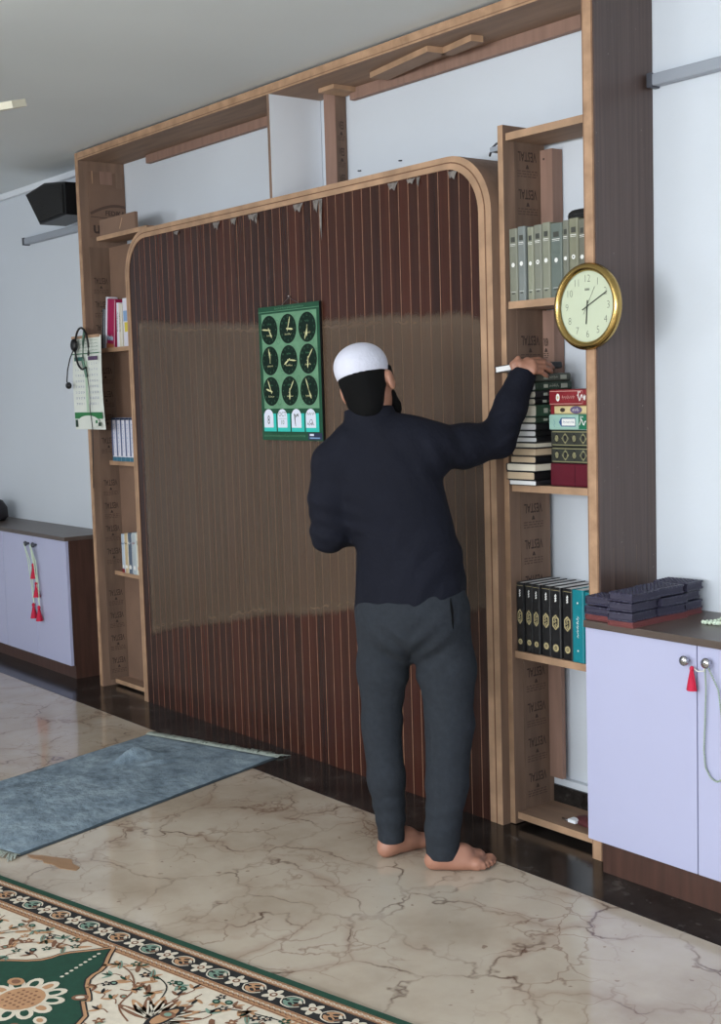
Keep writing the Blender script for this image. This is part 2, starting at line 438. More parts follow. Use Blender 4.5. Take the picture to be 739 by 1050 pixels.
def topz(x):
    if x < ix0+ri: return iz-ri+math.sqrt(max(0, ri*ri-(ix0+ri-x)**2))
    if x > ix1-ri: return iz-ri+math.sqrt(max(0, ri*ri-(x-(ix1-ri))**2))
    return iz
P = .0535; x = ix0; g = .0042
while x < ix1-.001:
    xe = min(x+P-g, ix1)
    n = 6; xs = [x+(xe-x)*i/n for i in range(n+1)]
    b.poly([(x, .004, 0), (xe, .004, 0)]+[(q, .004, topz(q)) for q in xs[::-1]], M_slat)
    for q in (x, xe): b.poly([(q, .004, 0), (q, .004, topz(q)), (q, .007, topz(q)), (q, .007, 0)], M_slat)
    xg = min(xe+g, ix1)
    if xg > xe: b.poly([(xe, .0046, 0), (xg, .0046, 0), (xg, .0046, topz(xg)), (xe, .0046, topz(xe))], M_groove)
    x = xe+g
slat = part('slat_board', b, proot, 'dark red brown grooved laminate boards')
# dull dusty film left over the middle of the boards
top = [(.575, 1.860), (1.0, 1.83), (1.36, 1.806), (1.9, 1.79), (2.65, 1.767), (2.85, 1.762), (2.958, 1.73)]
bot = [(.575, .365), (1.13, .486), (1.77, .6), (2.2, .665), (2.5, .70), (2.83, .735), (2.958, .756)]
def interp(L, x):
    for (a, za), (c, zc) in zip(L, L[1:]):
        if x <= c: return za+(zc-za)*(x-a)/(c-a)
    return L[-1][1]
me = bpy.data.meshes.new('protective_film'); vs = []; fs = []; cov = []
NX = 260; fx0, fx1 = .575, 2.958
prof = [(-.02, 0), (-.008, .55), (.0, .95), (.018, 1.12), (.04, .95), (.08, .92), (.5, .92)]
for i in range(NX+1):
    xx = fx0+(fx1-fx0)*i/NX
    jt = .002*math.sin(xx*61)+.0025*math.sin(xx*117+1)+.004*math.sin(xx*11)
    jb = .003*math.sin(xx*47)+.003*math.sin(xx*118+2)+.006*math.sin(xx*9)
    zt = interp(top, xx)+jt; zb = interp(bot, xx)+jb; h = zt-zb
    e = min(1, (xx-fx0)/.02)
    e2 = 1.25 if .01 < xx-fx0 < .045 else 1
    zz = [zt-q for q, _ in prof[:-1]]+[zb+q for q, _ in prof[:-1]][::-1]
    cc = [a for _, a in prof[:-1]]+[a for _, a in prof[:-1]][::-1]
    for z, a in zip(zz, cc): vs.append((xx, .0025, z)); cov.append(a*e*e2)
nn = (len(prof)-1)*2
for i in range(NX):
    for k in range(nn-1): fs.append([i*nn+k, (i+1)*nn+k, (i+1)*nn+k+1, i*nn+k+1][::-1])
me.from_pydata([(v[0]-proot.location[0], v[1]-proot.location[1], v[2]) for v in vs], [], fs)
at = me.attributes.new('cover', 'FLOAT', 'POINT'); at.data.foreach_set('value', cov)
me.materials.append(M_film); film = bpy.data.objects.new('protective_film', me); COL.objects.link(film); film.parent = slat
film['label'] = 'dull grey brown film over the middle of the boards'
# scraps of torn clear film along the top edge
M_scrap = mat('torn_film', (118, 112, 108), .25, var=.45, scale=40)
for cx, w, h in ((.98, .05, .02), (1.32, .06, .035), (1.46, .05, .03), (1.6, .06, .03), (1.63, .03, .045), (1.93, .07, .035), (2.08, .022, .16), (2.05, .04, .05), (2.52, .06, .03), (2.62, .05, .02), (2.66, .02, .035), (2.84, .05, .03)):
    zt = topz(cx)-.004
    pts = [(cx-w/2, .001, zt), (cx-w*.25, -.002, zt-h*.8), (cx-.05*w, -.004, zt-h*.6), (cx+.2*w, -.003, zt-h), (cx+w*.36, -.002, zt-h*.4), (cx+w/2, .001, zt)]
    b = MB(); b.poly(pts, M_scrap); subpart('film_scrap', b, slat, proot, 'torn silvery scrap of film')

# ------------------------------------------------------------------ bookcases either side
BX0, BX1 = 3.05, XP0
bc = empty('bookcase', (3.24, .15, 0), label='narrow raw wood bookcase bay right of the slatted panel, full of books', cat='bookcase')
b = MB(); b.box(AX1+.001, BX0, .035, D-.03, .005, 2.37, M_wood, fm={'-y': M_edge})
b.box(BX0, BX0+.002, .085, .205, .05, 2.32, M_printply)
for z0, z1 in ((.08, .59), (.65, 1.16), (1.22, 1.77), (1.83, 2.33)):
    stamps(b, RIGHT(BX0+.0021, .145, 0), z0, z1, .112, .124)
part('side_board', b, bc, 'side board stamped with black lettering')
for name_z, lab in ((2.343, None), (1.793, None), (1.183, None), (.612, None), (.046, None)):
    b = MB(); yb = D-.034
    y0 = .046
    b.box(BX0+.002, BX1-.001, y0, yb, name_z-.024, name_z, M_woodh, fm={'-y': M_edge}); part('shelf', b, bc, lab)
b = MB(); b.box(BX0+.003, 3.113, .206, D-.036, .14, .586, M_batten); part('back_batten', b, bc)
b = MB(); b.box(BX0+.003, 3.105, .206, D-.005, 1.19, 1.765, M_batten)
stamps(b, FRONT(BX0+.018, .2055, 0), 1.5, 1.76, .028, .1); part('back_batten', b, bc)
b = MB(); b.box(BX0+.003, 3.108, .206, D-.005, 1.80, 2.30, M_batten); b.disc(3.07, 2.27, .004, M_ink, FRONT(0, .2055, 0)); part('back_batten', b, bc)

lc = empty('bookcase', (.26, .15, 0), label='narrow raw wood bookcase bay left of the slatted panel, below the dark speaker', cat='bookcase')
b = MB(); b.box(.0345, .039, .04, .148, .03, 2.28, M_printply)
for z0, z1 in ((.06, .58), (.64, 1.16), (1.22, 1.74), (1.8, 2.28)): stamps(b, RIGHT(.0391, .095, 0), z0, z1, .1, .12)
part('side_board', b, lc, 'side board stamped with black lettering')
b = MB(); b.box(.039, AX0-.002, .149, .168, .03, 2.28, M_board); part('back_board', b, lc)
for z in (1.765, 1.185, .608, .034):
    b = MB(); b.box(.0395, AX0-.002, .095 if .5 < z < 1.3 else .07, .148, z-.022, z, M_woodh, fm={'-y': M_edge}); part('shelf', b, lc)
b = MB(); b.box(.12, AX0+.16, .04, .17, 2.3005, 2.322, M_woodh, fm={'-y': M_edge}); part('top_shelf', b, lc)
b = MB(); b.box(.16, .53, .04, .055, 2.322, 2.40, M_board, fm={'-x': M_edge})
b.stroke([(.37, 2.335), (.40, 2.385)], .008, M_edge, FRONT(0, .0395, 0)); part('upstand', b, lc)

# ------------------------------------------------------------------ books
def book(name, w, h, t, cover, pages, deco=None, bev=.003, ct=.0025, over=.003):
    """local: x spine->fore edge, y along the spine, z thickness. returns (root, children)"""
    r = empty(name)
    b = MB()
    c = min(t*.28, .006)
    outer = [(w, 0), (c, 0), (c*.3, c*.3), (0, c), (0, t-c), (c*.3, t-c*.3), (c, t), (w, t)]
    inner = [(w, t-ct), (c, t-ct), (ct, t-c), (ct, c), (c, ct), (w, ct)]
    A = Matrix(((1, 0, 0, 0), (0, 0, 1, 0), (0, 1, 0, 0), (0, 0, 0, 1)))  # poly xy -> x,z ; extrude -> y
    # split the C section into quads so no concave caps are needed
    full = outer+inner
    def q(a, bb, cc, d): b.prism([a, bb, cc, d], 0, h, cover, A)
    q(outer[0], outer[1], inner[4], inner[5]); q(outer[7], inner[0], inner[1], outer[6])
    for i in range(1, 6):
        io = [inner[4], inner[4], inner[3], inner[2], inner[2], inner[1]]
        q(outer[i], outer[i+1], io[i], io[i-1])
    if deco: deco(b, w, h, t)
    b.build('cover', r)
    p = MB(); p.box(ct, w-over, over, h-over, ct*.6, t-ct*.6, pages); p.build('pages', r)
    return r
def place(o, M): o.matrix_world = M; return o
# spine drawing plane: local x = along the spine (y), local y = thickness (z); facing -x
def SPINE(h, t): return Matrix(((0, 0, -1, 0), (1, 0, 0, 0), (0, 1, 0, 0), (0, 0, 0, 1))) @ TR(0, 0, .0004)
SPM = Matrix(((0, 0, -1, 0), (-1, 0, 0, 0), (0, 1, 0, 0), (0, 0, 0, 1)))
def rect(b, T, x0, x1, y0, y1, m, z=.0004): b.poly([(x0, y0, z), (x1, y0, z), (x1, y1, z), (x0, y1, z)], m, T)
def squiggle(b, T, x0, x1, yc, hh, m, seed=0, z=.0005, w=.0016):
    """unreadable running script, as strokes"""
    rn = random.Random(seed); x = x0
    while x < x1-hh*.3:
        l = min(rn.uniform(hh*.6, hh*1.6), x1-x)
        n = 7; ph = rn.uniform(0, 6)
        b.stroke([(x+l*i/n, yc+hh*.28*math.sin(ph+i*1.3)*(1 if i < n else .3)) for i in range(n+1)], w, m, T, z)
        if rn.random() < .6: b.disc(x+l*.5, yc+hh*.48*(1 if rn.random() < .6 else -1), w*.7, m, T, z, 6)
        if rn.random() < .45: b.stroke([(x+l*.2, yc), (x+l*.22, yc+hh*.55)], w, m, T, z)
        x += l+hh*.15
# upright, spine to the room: local x -> +y, y -> +z, z -> +x
def UPR(x, y, z): return TR(x, y, z) @ Matrix(((0, 0, 1, 0), (1, 0, 0, 0), (0, 1, 0, 0), (0, 0, 0, 1)))
SPV = Matrix(((0, 0, -1, 0), (0, 1, 0, 0), (1, 0, 0, 0), (0, 0, 0, 1)))   # draw x->z(thickness), y->y(along), normal -x

def deco_vol(k):
    bar = mat('dark_label', (62, 64, 58), .6)
    def f(b, w, h, t):
        T = SPV
        rect(b, T, t*.28, t*.76, h*.815, h*.885, bar); rect(b, T, t*.18, t*.82, h*.782, h*.79, M_whiteink); rect(b, T, t*.18, t*.82, h*.762, h*.767, M_whiteink)
        b.disc(t*.5, h*.5, min(t*.24, .0075), M_whiteink, T, .0004, 14)
        if k in (3, 7): b.disc(t*.5, h*.5, min(t*.1, .003), bar, T, .0008, 10)
        rect(b, T, t*.2, t*.8, h*.125, h*.13, M_whiteink); rect(b, T, t*.3, t*.65, h*.095, h*.115, bar)
    return f
ORD = ['leftmost', 'second from the left', 'third from the left', 'fourth from the left', 'fifth from the left', 'sixth from the left', 'seventh from the left', 'eighth from the left', 'ninth from the left']
edges = [3.054, 3.094, 3.138, 3.168, 3.205, 3.242, 3.294, 3.322, 3.363, 3.394]
cols = [(122, 124, 110), (118, 124, 122), (134, 136, 118), (120, 122, 110), (128, 130, 114), (96, 106, 100), (112, 114, 102), (124, 124, 104), (106, 106, 94)]
for k in range(9):
    t = edges[k+1]-edges[k]-.0012; x = edges[k]
    if k == 1: t -= .008
    hh = .237+.004*math.sin(k*2.1)
    cm = mat('grey_green_cloth_%d' % k, cols[k], .55, var=.06, scale=20)
    o = book('volume', .165, hh, t, cm, M_page, deco_vol(k))
    place(o, UPR(x, .05, 1.7935))
    side = 'beside the stamped side board' if k == 0 else ('half behind the gold clock' if k >= 6 else 'above the crowded shelf')
    tag(o, 'grey green clothbound volume, %s of nine on the upper shelf' % ORD[k], 'book', 'grey green volumes on the upper shelf')
# black round cap lying on the volumes
b = MB(); b.lathe([(0, .0), (.058, .0), (.062, .006), (.06, .022), (.05, .03), (.03, .034), (0, .035)], mat('black_cloth', (16, 16, 18), .8), seg=28)
b.ring(0, 0, .059, .0635, M_greyd, z=.014)
hat = b.build('skullcap'); hat.location = (3.335, .125, 2.033); tag(hat, 'round black skullcap lying on top of the grey green volumes', 'cap')

# lower shelf: six black volumes with gold medallions, two teal ones
def deco_black(b, w, h, t):
    T = SPV; c = t*.5
    for j in range(3): b.stroke([(c-t*.06, h*(.80+.035*j)), (c+t*.07, h*(.815+.035*j)), (c, h*(.83+.035*j))], t*.12, M_whiteink, T, .0004)
    w2 = t*.3
    pts = [(c-w2*.5, h*.42), (c, h*.395), (c+w2*.5, h*.42), (c+w2, h*.45), (c+w2, h*.56), (c+w2*.5, h*.59), (c, h*.615), (c-w2*.5, h*.59), (c-w2, h*.56), (c-w2, h*.45)]
    b.poly([(p[0], p[1], .0004) for p in pts], M_goldink, T)
    b.poly([(c+(p[0]-c)*.66, h*.505+(p[1]-h*.505)*.8, .0007) for p in pts], M_blackcov, T)
    squiggle(b, T @ TR(c, h*.505, 0) @ Matrix.Rotation(PI/2, 4, 'Z'), -h*.075, h*.075, 0, w2*1.1, M_goldink, 3, .001, t*.07)
    b.ring(c, h*.14, t*.12, t*.27, M_goldink, T, .0004, 12); b.disc(c, h*.14, t*.07, M_goldink, T, .0004, 8)
    rect(b, T, t*.08, t*.92, h*.955, h*.96, M_goldink)
def deco_teal(b, w, h, t):
    T = SPV; c = t*.5
    squiggle(b, T @ TR(c, h*.48, 0) @ Matrix.Rotation(PI/2, 4, 'Z'), -h*.14, h*.16, 0, t*.2, M_whiteink, 5, .0004, t*.035)
    for yy in (.16, .82):
        b.disc(c, h*yy, t*.07, M_whiteink, T, .0004, 6)
be = [3.053, 3.091, 3.129, 3.167, 3.212, 3.262, 3.309]
for k in range(6):
    o = book('black_volume', .17, .236, be[k+1]-be[k]-.0015, M_blackcov, M_pagew, deco_black)
    place(o, UPR(be[k], .054+.004*(k % 2), .6125))
    side = ['beside the stamped side board', 'under the stamped side board edge', 'among the black set', 'among the black set', 'in a loose clear wrapper', 'next to the teal books'][k]
    tag(o, 'black gold stamped volume, %s of six on the lower shelf' % ORD[k], 'book', 'black gold stamped volumes')
for k, x in enumerate((3.312, 3.368)):
    o = book('teal_book', .165, .238-.004*k, .052, M_teal, M_pagew, deco_teal)
    place(o, UPR(x, .05, .6125)); tag(o, ['teal hardback standing right of the black volumes, white script down its spine', 'teal hardback on the lower shelf, right next to the dark upright'][k], 'book', 'teal books on the lower shelf')
# middle shelf, left pile
G1 = mat('dark_green_cover', (40, 58, 46), .45, var=.15, scale=14); G2 = mat('grey_olive_cover', (74, 78, 70), .45, var=.1, scale=14)
G3 = mat('green_cover', (48, 74, 58), .45, var=.15, scale=14); BR = mat('brown_cover', (60, 46, 38), .5)
NV = mat('charcoal_cover', (34, 34, 38), .5)
def deco_lt(m, sd):
    def f(b, w, h, t):
        rect(b, SPM, -h*.3, -h*.12, t*.25, t*.75, m); rect(b, SPM, -h*.78, -h*.66, t*.3, t*.7, m)
        squiggle(b, SPM, -h*.62, -h*.36, t*.5, t*.4, m, sd, .0005, t*.06)
    return f
pile = [  # x0,x1,y0,y1,thick,cover,pages,spine side, label
 (3.062, 3.190, .022, .20, .017, NV, M_pagew, 'R', 'thin charcoal book with white page edges, at the very bottom of the left pile'),
 (3.056, 3.187, .018, .20, .026, M_blackcov, M_paget, 'R', 'thick black book with tan page edges, second from the bottom of the left pile'),
 (3.054, 3.190, .018, .205, .025, M_blackcov, M_page, 'L', 'thick book whose cream pages face the room, third from the bottom of the left pile'),
 (3.070, 3.190, .022, .20, .022, M_blackcov, M_paget, 'R', 'black book with tan pages, fourth from the bottom of the left pile'),
 (3.080, 3.190, .020, .20, .024, BR, M_paget, 'L', 'brown book showing tan pages on two sides, fifth from the bottom of the left pile'),
 (3.086, 3.188, .022, .20, .017, NV, M_page, 'L', 'slim book with cream pages, sixth from the bottom of the left pile'),
 (3.090, 3.196, .022, .17, .017, M_blackcov, M_pagew, 'R', 'slim black book with bright white pages, seventh from the bottom of the left pile'),
 (3.088, 3.192, .022, .17, .019, M_blackcov, M_pagew, 'R', 'black book with white pages, eighth from the bottom of the left pile'),
 (3.090, 3.194, .022, .17, .022, M_blackcov, M_pagew, 'R', 'black book with white pages just under the green spines, ninth in the left pile'),
 (3.088, 3.192, .024, .18, .019, G1, M_page, 'R', 'dark green book with pale label, tenth in the left pile, beside the elbow'),
 (3.086, 3.194, .024, .18, .036, G3, M_page, 'R', 'thick green book with pale blotched spine, beside the red book'),
 (3.086, 3.190, .024, .18, .020, M_blackcov, M_page, 'R', 'black book above the thick green one, near the sleeve'),
 (3.070, 3.194, .022, .185, .022, NV, M_page, 'R', 'charcoal book under the dark green spine at the sleeve cuff'),
 (3.068, 3.196, .020, .190, .027, G1, M_pagew, 'R', 'dark green book with pale spine ends, third from the top of the left pile'),
 (3.060, 3.196, .022, .186, .025, G2, M_pagew, 'R', 'grey olive book directly under the held book, second from the top of the left pile'),
]
z = 1.1832
for k, (x0, x1, y0, y1, t, cm, pm, side, lab) in enumerate(pile):
    t *= 1.075
    dec = deco_lt(mat('pale_label', (168, 172, 158), .6), k) if k >= 9 else None
    o = book('stacked_book', x1-x0, y1-y0, t, cm, pm, dec)
    if side == 'R': M = TR(x1, y1, z) @ Matrix.Rotation(PI, 4, 'Z')
    else: M = TR(x0, y0, z)
    place(o, M); tag(o, lab, 'book', 'books in the left pile on the middle shelf'); z += t+.0004
ZTOP = z
# middle shelf, right pile (spines to the room, running along the shelf)
MAROON = mat('maroon_leather', (92, 26, 40), .32, var=.12, scale=9); RED = mat('red_cover', (128, 34, 42), .4, var=.08, scale=10)
CREAM = mat('cream_cover', (206, 188, 140), .55, var=.06, scale=12); MINT = mat('mint_cover', (150, 186, 174), .5, var=.05, scale=10)
ORN = mat('ornate_dark_cover', (52, 54, 48), .45, var=.2, scale=20); PURP = mat('purple_print', (92, 78, 110), .6); DG = mat('green_print', (20, 104, 74), .5)
PINK = mat('pale_pink_ink', (214, 170, 160), .6); BLU = mat('blue_print', (44, 78, 130), .6); OLV = mat('olive_gold', (140, 136, 100), .6)
def SPX(h): return SPM @ TR(-.24*h, 0, 0) @ Matrix.Diagonal((.76, 1, 1, 1))
def d_red(b, w, h, t):
    T = SPX(h); rect(b, T, -h*.985, -h*.12, t*.1, t*.13, PINK); rect(b, T, -h*.985, -h*.12, t*.87, t*.9, PINK); rect(b, T, -h*.125, -h*.12, t*.1, t*.9, PINK)
    b.disc(-h*.77, t*.5, t*.2, M_whiteink, T, .0005, 14, ry=t*.24); b.disc(-h*.77, t*.5, t*.1, CREAM, T, .0008, 10)
    squiggle(b, T, -h*.66, -h*.33, t*.5, t*.28, PINK, 8, .0005, .0012)
    squiggle(b, T, -h*.26, -h*.04, t*.48, t*.7, M_whiteink, 4, .0006, .0045)
def d_cream(b, w, h, t):
    T = SPX(h); b.disc(-h*.68, t*.5, h*.07, BR, T, .0005, 12, ry=t*.26); b.disc(-h*.32, t*.5, h*.16, PURP, T, .0005, 14, ry=t*.46)
    squiggle(b, T, -h*.42, -h*.22, t*.5, t*.5, M_whiteink, 14, .0008, .0012); rect(b, T, -h, -h*.9, 0, t, RED)
def d_mint(b, w, h, t):
    T = SPX(h); rect(b, T, -h*.22, -.001, t*.06, t*.98, DG); squiggle(b, T, -h*.2, -h*.03, t*.5, t*.7, M_whiteink, 6, .0008, .004)
    b.poly([(-h*.74, t*.5, .0005), (-h*.68, t*.24, .0005), (-h*.68, t*.76, .0005)], BLU, T)
    rect(b, T, -h*.68, -h*.30, t*.22, t*.78, BLU); rect(b, T, -h*.66, -h*.31, t*.28, t*.72, M_whiteink, .0008)
    squiggle(b, T, -h*.62, -h*.34, t*.5, t*.22, BLU, 9, .001, .001); squiggle(b, T @ TR(-h*.86, t*.5, 0) @ Matrix.Rotation(PI/2, 4, 'Z'), -t*.3, t*.3, 0, h*.07, BLU, 2, .0005, .0012)
def d_orn(sd):
    def f(b, w, h, t):
        T = SPX(h); rect(b, T, -h*.97, -h*.02, t*.08, t*.13, OLV); rect(b, T, -h*.97, -h*.02, t*.87, t*.92, OLV)
        for j, c in enumerate((-.85, -.62, -.38, -.14)):
            b.poly([(h*c-h*.1, t*.5, .0005), (h*c, t*.16, .0005), (h*c+h*.1, t*.5, .0005), (h*c, t*.84, .0005)], M_blackcov if j % 2 == 0 else OLV, T)
            b.disc(h*c, t*.5, t*.2, OLV if j % 2 == 0 else M_blackcov, T, .0008, 10)
            squiggle(b, T, h*c-h*.09, h*c+h*.09, t*.5, t*.5, G2, sd+j, .001, .0016)
    return f
def d_maroon(b, w, h, t):
    T = SPM; rect(b, T, -h*.53, -h*.515, t*.02, t*.98, mat('maroon_dark', (70, 18, 30), .3))
right = [(.062, .222, .215, .070, MAROON, d_maroon, M_page, 'big glossy maroon leather book at the bottom of the right pile'),
 (.056, .212, .205, .050, ORN, d_orn(1), M_page, 'lower of two dark ornate books in the right pile, resting on the maroon one'),
 (.056, .212, .205, .050, ORN, d_orn(20), M_page, 'upper of two dark ornate books, under the mint green one'),
 (.052, .216, .205, .047, MINT, d_mint, M_pagew, 'mint green book with dark green end panel in the right pile'),
 (.058, .214, .205, .025, CREAM, d_cream, M_page, 'thin cream floral book under the red one in the right pile'),
 (.054, .216, .205, .049, RED, d_red, M_page, 'red book with white script on top of the right pile, below the clock')]
z = 1.1832; XR = 3.441
for (y0, L, W, t, cm, dec, pm, lab) in right:
    L = min(L, XR-3.204); w = .165; t *= 1.075
    o = book('stacked_book', w, L, t, cm, pm, dec, ct=.003)
    # spine faces -y: local x -> +y, y -> -x
    place(o, TR(XR-.001, y0, z) @ Matrix.Rotation(PI/2, 4, 'Z')); tag(o, lab, 'book', 'books in the right pile on the middle shelf'); z += t+.0004
# held book
o = book('held_book', .130, .185, .022, mat('held_cover', (26, 26, 30), .4), M_pagew)
HB = TR(3.186, .157, ZTOP+.016) @ Matrix.Rotation(PI+.02, 4, 'Z') @ Matrix.Rotation(.09, 4, 'Y')
place(o, HB); tag(o, 'black book with white page edges held in the raised hand of the man', 'book')
# maroon pouch on the bottom shelf
b = MB(); MP = mat('maroon_pouch', (84, 34, 38), .7, var=.1, scale=20)
b.ell((0, 0, .016), (.075, .045, .016), MP); b.ell((.02, .0, .026), (.05, .038, .014), MP)
pou = b.build('pouch'); pou.location = (3.335, .115, .046)
b = MB(); b.tube([(-.12, -.02, .006), (-.09, -.03, .008), (-.06, -.02, .02), (-.03, -.03, .02)], .004, M_chrome); b.box(-.07, -.035, -.05, -.02, .012, .024, M_whitelam, bev=.003); c = b.build('clip', pou); c['label'] = 'whitish metal clip'
tag(pou, 'small maroon pouch with a whitish clip on the bottom shelf by the right cabinet', 'pouch')

# books of the left bookcase
MAG = mat('magenta_cover', (156, 22, 76), .45, var=.06, scale=9); DBL = mat('dark_slate_cover', (42, 50, 60), .5); PWH = mat('white_cover', (216, 214, 226), .5, var=.03, scale=9)
YEL = mat('yellow_print', (206, 188, 70), .6); LBL = mat('pale_blue_print', (130, 160, 200), .6); ORG = mat('orange_print', (176, 108, 70), .6)
def d_mag(b, w, h, t):
    T = SPV; rect(b, T, t*.1, t*.9, h*.17, h*.25, LBL); rect(b, T, 0, t, 0, h*.1, ORG); squiggle(b, T, t*.15, t*.9, h*.21, t*.4, M_whiteink, 7, .0008, .003)
def d_wy(b, w, h, t):
    T = SPV; rect(b, T, t*.1, t*.95, h*.52, h*.74, LBL); rect(b, T, t*.2, t*.98, h*.30, h*.50, YEL)
def d_lines(b, w, h, t):
    T = SPV; squiggle(b, T @ TR(t*.5, h*.6, 0) @ Matrix.Rotation(PI/2, 4, 'Z'), -h*.25, h*.2, 0, t*.5, G2, 9, .0005, .002)
lbA = [(.042, .022, .205, DBL, None, -.15, 'dark slate book leaning at the left end of the top left shelf'),
 (.069, .024, .262, PWH, None, -.15, 'tall white paperback leaning on the magenta book'),
 (.100, .080, .250, MAG, d_mag, -.12, 'magenta book with a pale blue band on the left bookcase'),
 (.205, .026, .222, PWH, d_lines, -.05, 'thin off white booklet right of the magenta book'),
 (.238, .030, .216, mat('ivory_cover', (206, 200, 184), .6), d_lines, -.03, 'ivory booklet left of the yellow printed book'),
 (.280, .080, .238, PWH, d_wy, 0, 'white book with pale blue and yellow print, next to the panel edge')]
for k, (x, t, h, cm, dec, lean, lab) in enumerate(lbA):
    o = book('paperback', .055, h, t, cm, M_pagew, dec, ct=.0018)
    T = TR(x, .078+.004*(k % 2), 1.7655) @ Matrix.Rotation(-lean, 4, 'Y') @ UPR(0, 0, 0)
    place(o, T); tag(o, lab, 'book', 'books on the top shelf of the left bookcase')
def d_blue(b, w, h, t):
    T = SPV; rect(b, T, 0, t*.36, h*.12, h*.985, mat('grey_blue_print', (98, 108, 140), .6)); rect(b, T, 0, t, 0, h*.1, mat('teal_print', (60, 110, 132), .6)); rect(b, T, 0, t, h*.95, h, mat('navy_print', (50, 62, 92), .6))
    squiggle(b, T @ TR(t*.68, h*.5, 0) @ Matrix.Rotation(PI/2, 4, 'Z'), -h*.3, h*.36, 0, t*.36, LBL, 5, .0006, .002)
for k in range(6):
    o = book('paperback', .058, .222, .0455, PWH, M_pagew, d_blue, ct=.0018)
    place(o, UPR(.098+.047*k, .085, 1.1855))
    tag(o, 'white and blue paperback, %s of six left of the panel' % ORD[k], 'book', 'white and blue paperbacks')
lbC = [(.142, .03, .20, mat('pale_blue_cover', (176, 190, 206), .5), 'pale blue booklet, leftmost on the lower left shelf'), (.175, .035, .205, mat('beige_cover', (196, 176, 140), .6), 'beige book second on the lower left shelf'),
 (.214, .04, .21, mat('slate_blue_cover', (84, 98, 116), .5), 'slate blue book in the middle of the lower left shelf'), (.258, .04, .214, mat('silver_cover', (176, 186, 190), .4), 'silvery grey book on the lower left shelf, right of the slate blue one'),
 (.302, .055, .216, mat('cream_white_cover', (214, 212, 196), .5), 'cream white book on the lower left shelf, next to the panel edge')]
for k, (x, t, h, cm, lab) in enumerate(lbC):
    def dd(b, w, h, t, k=k):
        b.disc(t*.5, h*.16, t*.3, M_whiteink if k != 4 else ORG, SPV, .0005, 10); squiggle(b, SPV, t*.1, t*.9, h*.75, t*.4, [BLU, BR, M_whiteink, RED, G2][k], k, .0005, .003)
        if k == 0: rect(b, SPV, t*.05, t*.95, 0, h*.1, RED)
    o = book('paperback', .06, h, t, cm, M_pagew, dd, ct=.0018)
    place(o, UPR(x, .086, .6085)); tag(o, lab, 'book', 'books on the lower shelf of the left bookcase')

# ------------------------------------------------------------------ wall clock on the right post
ck = empty('wall_clock', (3.464, -.0125, 1.749), label='round gold rimmed wall clock with cream dial hung on the right upright', cat='clock')
CF = FRONT(3.464, -.0125, 1.749) @ Matrix.Scale(.955, 4) @ Matrix.Rotation(0.0, 4, 'X')
R_ = .112
b = MB(); b.lathe([(.105, 0), (.134, 0), (.1385, .006), (.1385, .016), (.134, .024), (.126, .0285), (.119, .027), (.1145, .021), (.1125, .017)], M_gold, CF, 56); part('rim', b, ck, 'polished gold rim')
b = MB(); b.lathe([(0, .012), (.114, .012)], M_dial, CF, 56, False); b.lathe([(0, .002), (.13, .002)], M_dial, CF, 40, False)
for h in range(1, 13):
    a = PI/2-h*PI/6; b.text(str(h), .034, M_num, CF, z=.0125, cx=.088*math.cos(a), cy=.088*math.sin(a), sx=.9, bold=-.0006)
for q in range(-9, 10, 3): rect(b, CF, q/1000-.001, q/1000+.0015, .051, .056, M_num, .0126)
rect(b, CF, -.011, .011, .0575, .0585, M_num, .0126)
part('dial', b, ck, 'cream dial with grey numerals')
def hand(nm, ang, l0, l1, w, m, z):
    b = MB(); T = CF @ Matrix.Rotation(ang, 4, 'Z')
    b.box(-l0, l1, -w/2, w/2, z, z+.0008, m, T); b.disc(0, 0, w*.9, m, T, z+.001, 12); part(nm, b, ck)
hand('hour_hand', math.radians(90-185), .02, .056, .0042, M_black, .0135)
hand('minute_hand', math.radians(90-63), .022, .094, .003, M_black, .0148)
hand('second_hand', math.radians(90-30), .028, .07, .0009, M_num, .016)

# ------------------------------------------------------------------ prayer time chart on the panel
CX0, CX1, CZ0, CZ1 = 1.640, 2.066, 1.318, 1.865
CG = mat('chart_green', (34, 76, 56), .65, spec=.2, var=.1, scale=16); CL = mat('chart_pale_green', (104, 146, 116), .65, spec=.2, var=.12, scale=30); CDK = mat('chart_dark_dial', (10, 32, 24), .65, spec=.2)
CIV = mat('chart_ivory', (214, 212, 160), .5); TQ = mat('turquoise_card', (44, 190, 178), .4); CWH = mat('white_card', (222, 226, 240), .5); CGL = mat('chart_lines', (70, 118, 88), .65, spec=.2)
ch = empty('prayer_time_chart', (1.853, 0, 1.32), label='green poster of nine small dial clocks and date cards hanging on the slatted panel', cat='poster')
b = MB(); b.box(CX0, CX1, -.012, -.001, CZ0, CZ1, CG, fm={'+x': M_black})
CT = FRONT(CX0, -.0122, CZ0); W_, H_ = CX1-CX0, CZ1-CZ0
rect(b, CT, .022, W_-.018, .130, H_-.03, CL, .0003); rect(b, CT, 0, W_, H_-.022, H_-.02, CL, .0003); 
for q in range(34):
    x = .03+.37*random.random(); y = .14+.36*random.random(); b.ring(x, y, .012, .0135, CGL, CT, .0005, 14)
rect(b, CT, W_-.10, W_-.005, .004, .032, mat('navy_label', (28, 34, 66), .4), .0004); rect(b, CT, W_-.088, W_-.06, .02, .028, CWH, .0007); rect(b, CT, W_-.088, W_-.02, .009, .014, LBL, .0007)
squiggle(b, CT, .015, W_-.12, .018, .014, CL, 11, .0005, .0014); squiggle(b, CT, .12, W_-.1, H_-.012, .012, CL, 12, .0005, .0012)
part('backing', b, ch)
angs = [[(275, 150), (20, 95), (200, 185)], [(350, 0), (95, 240), (40, 185)], [(335, 285), (35, 182), (338, 155)]]
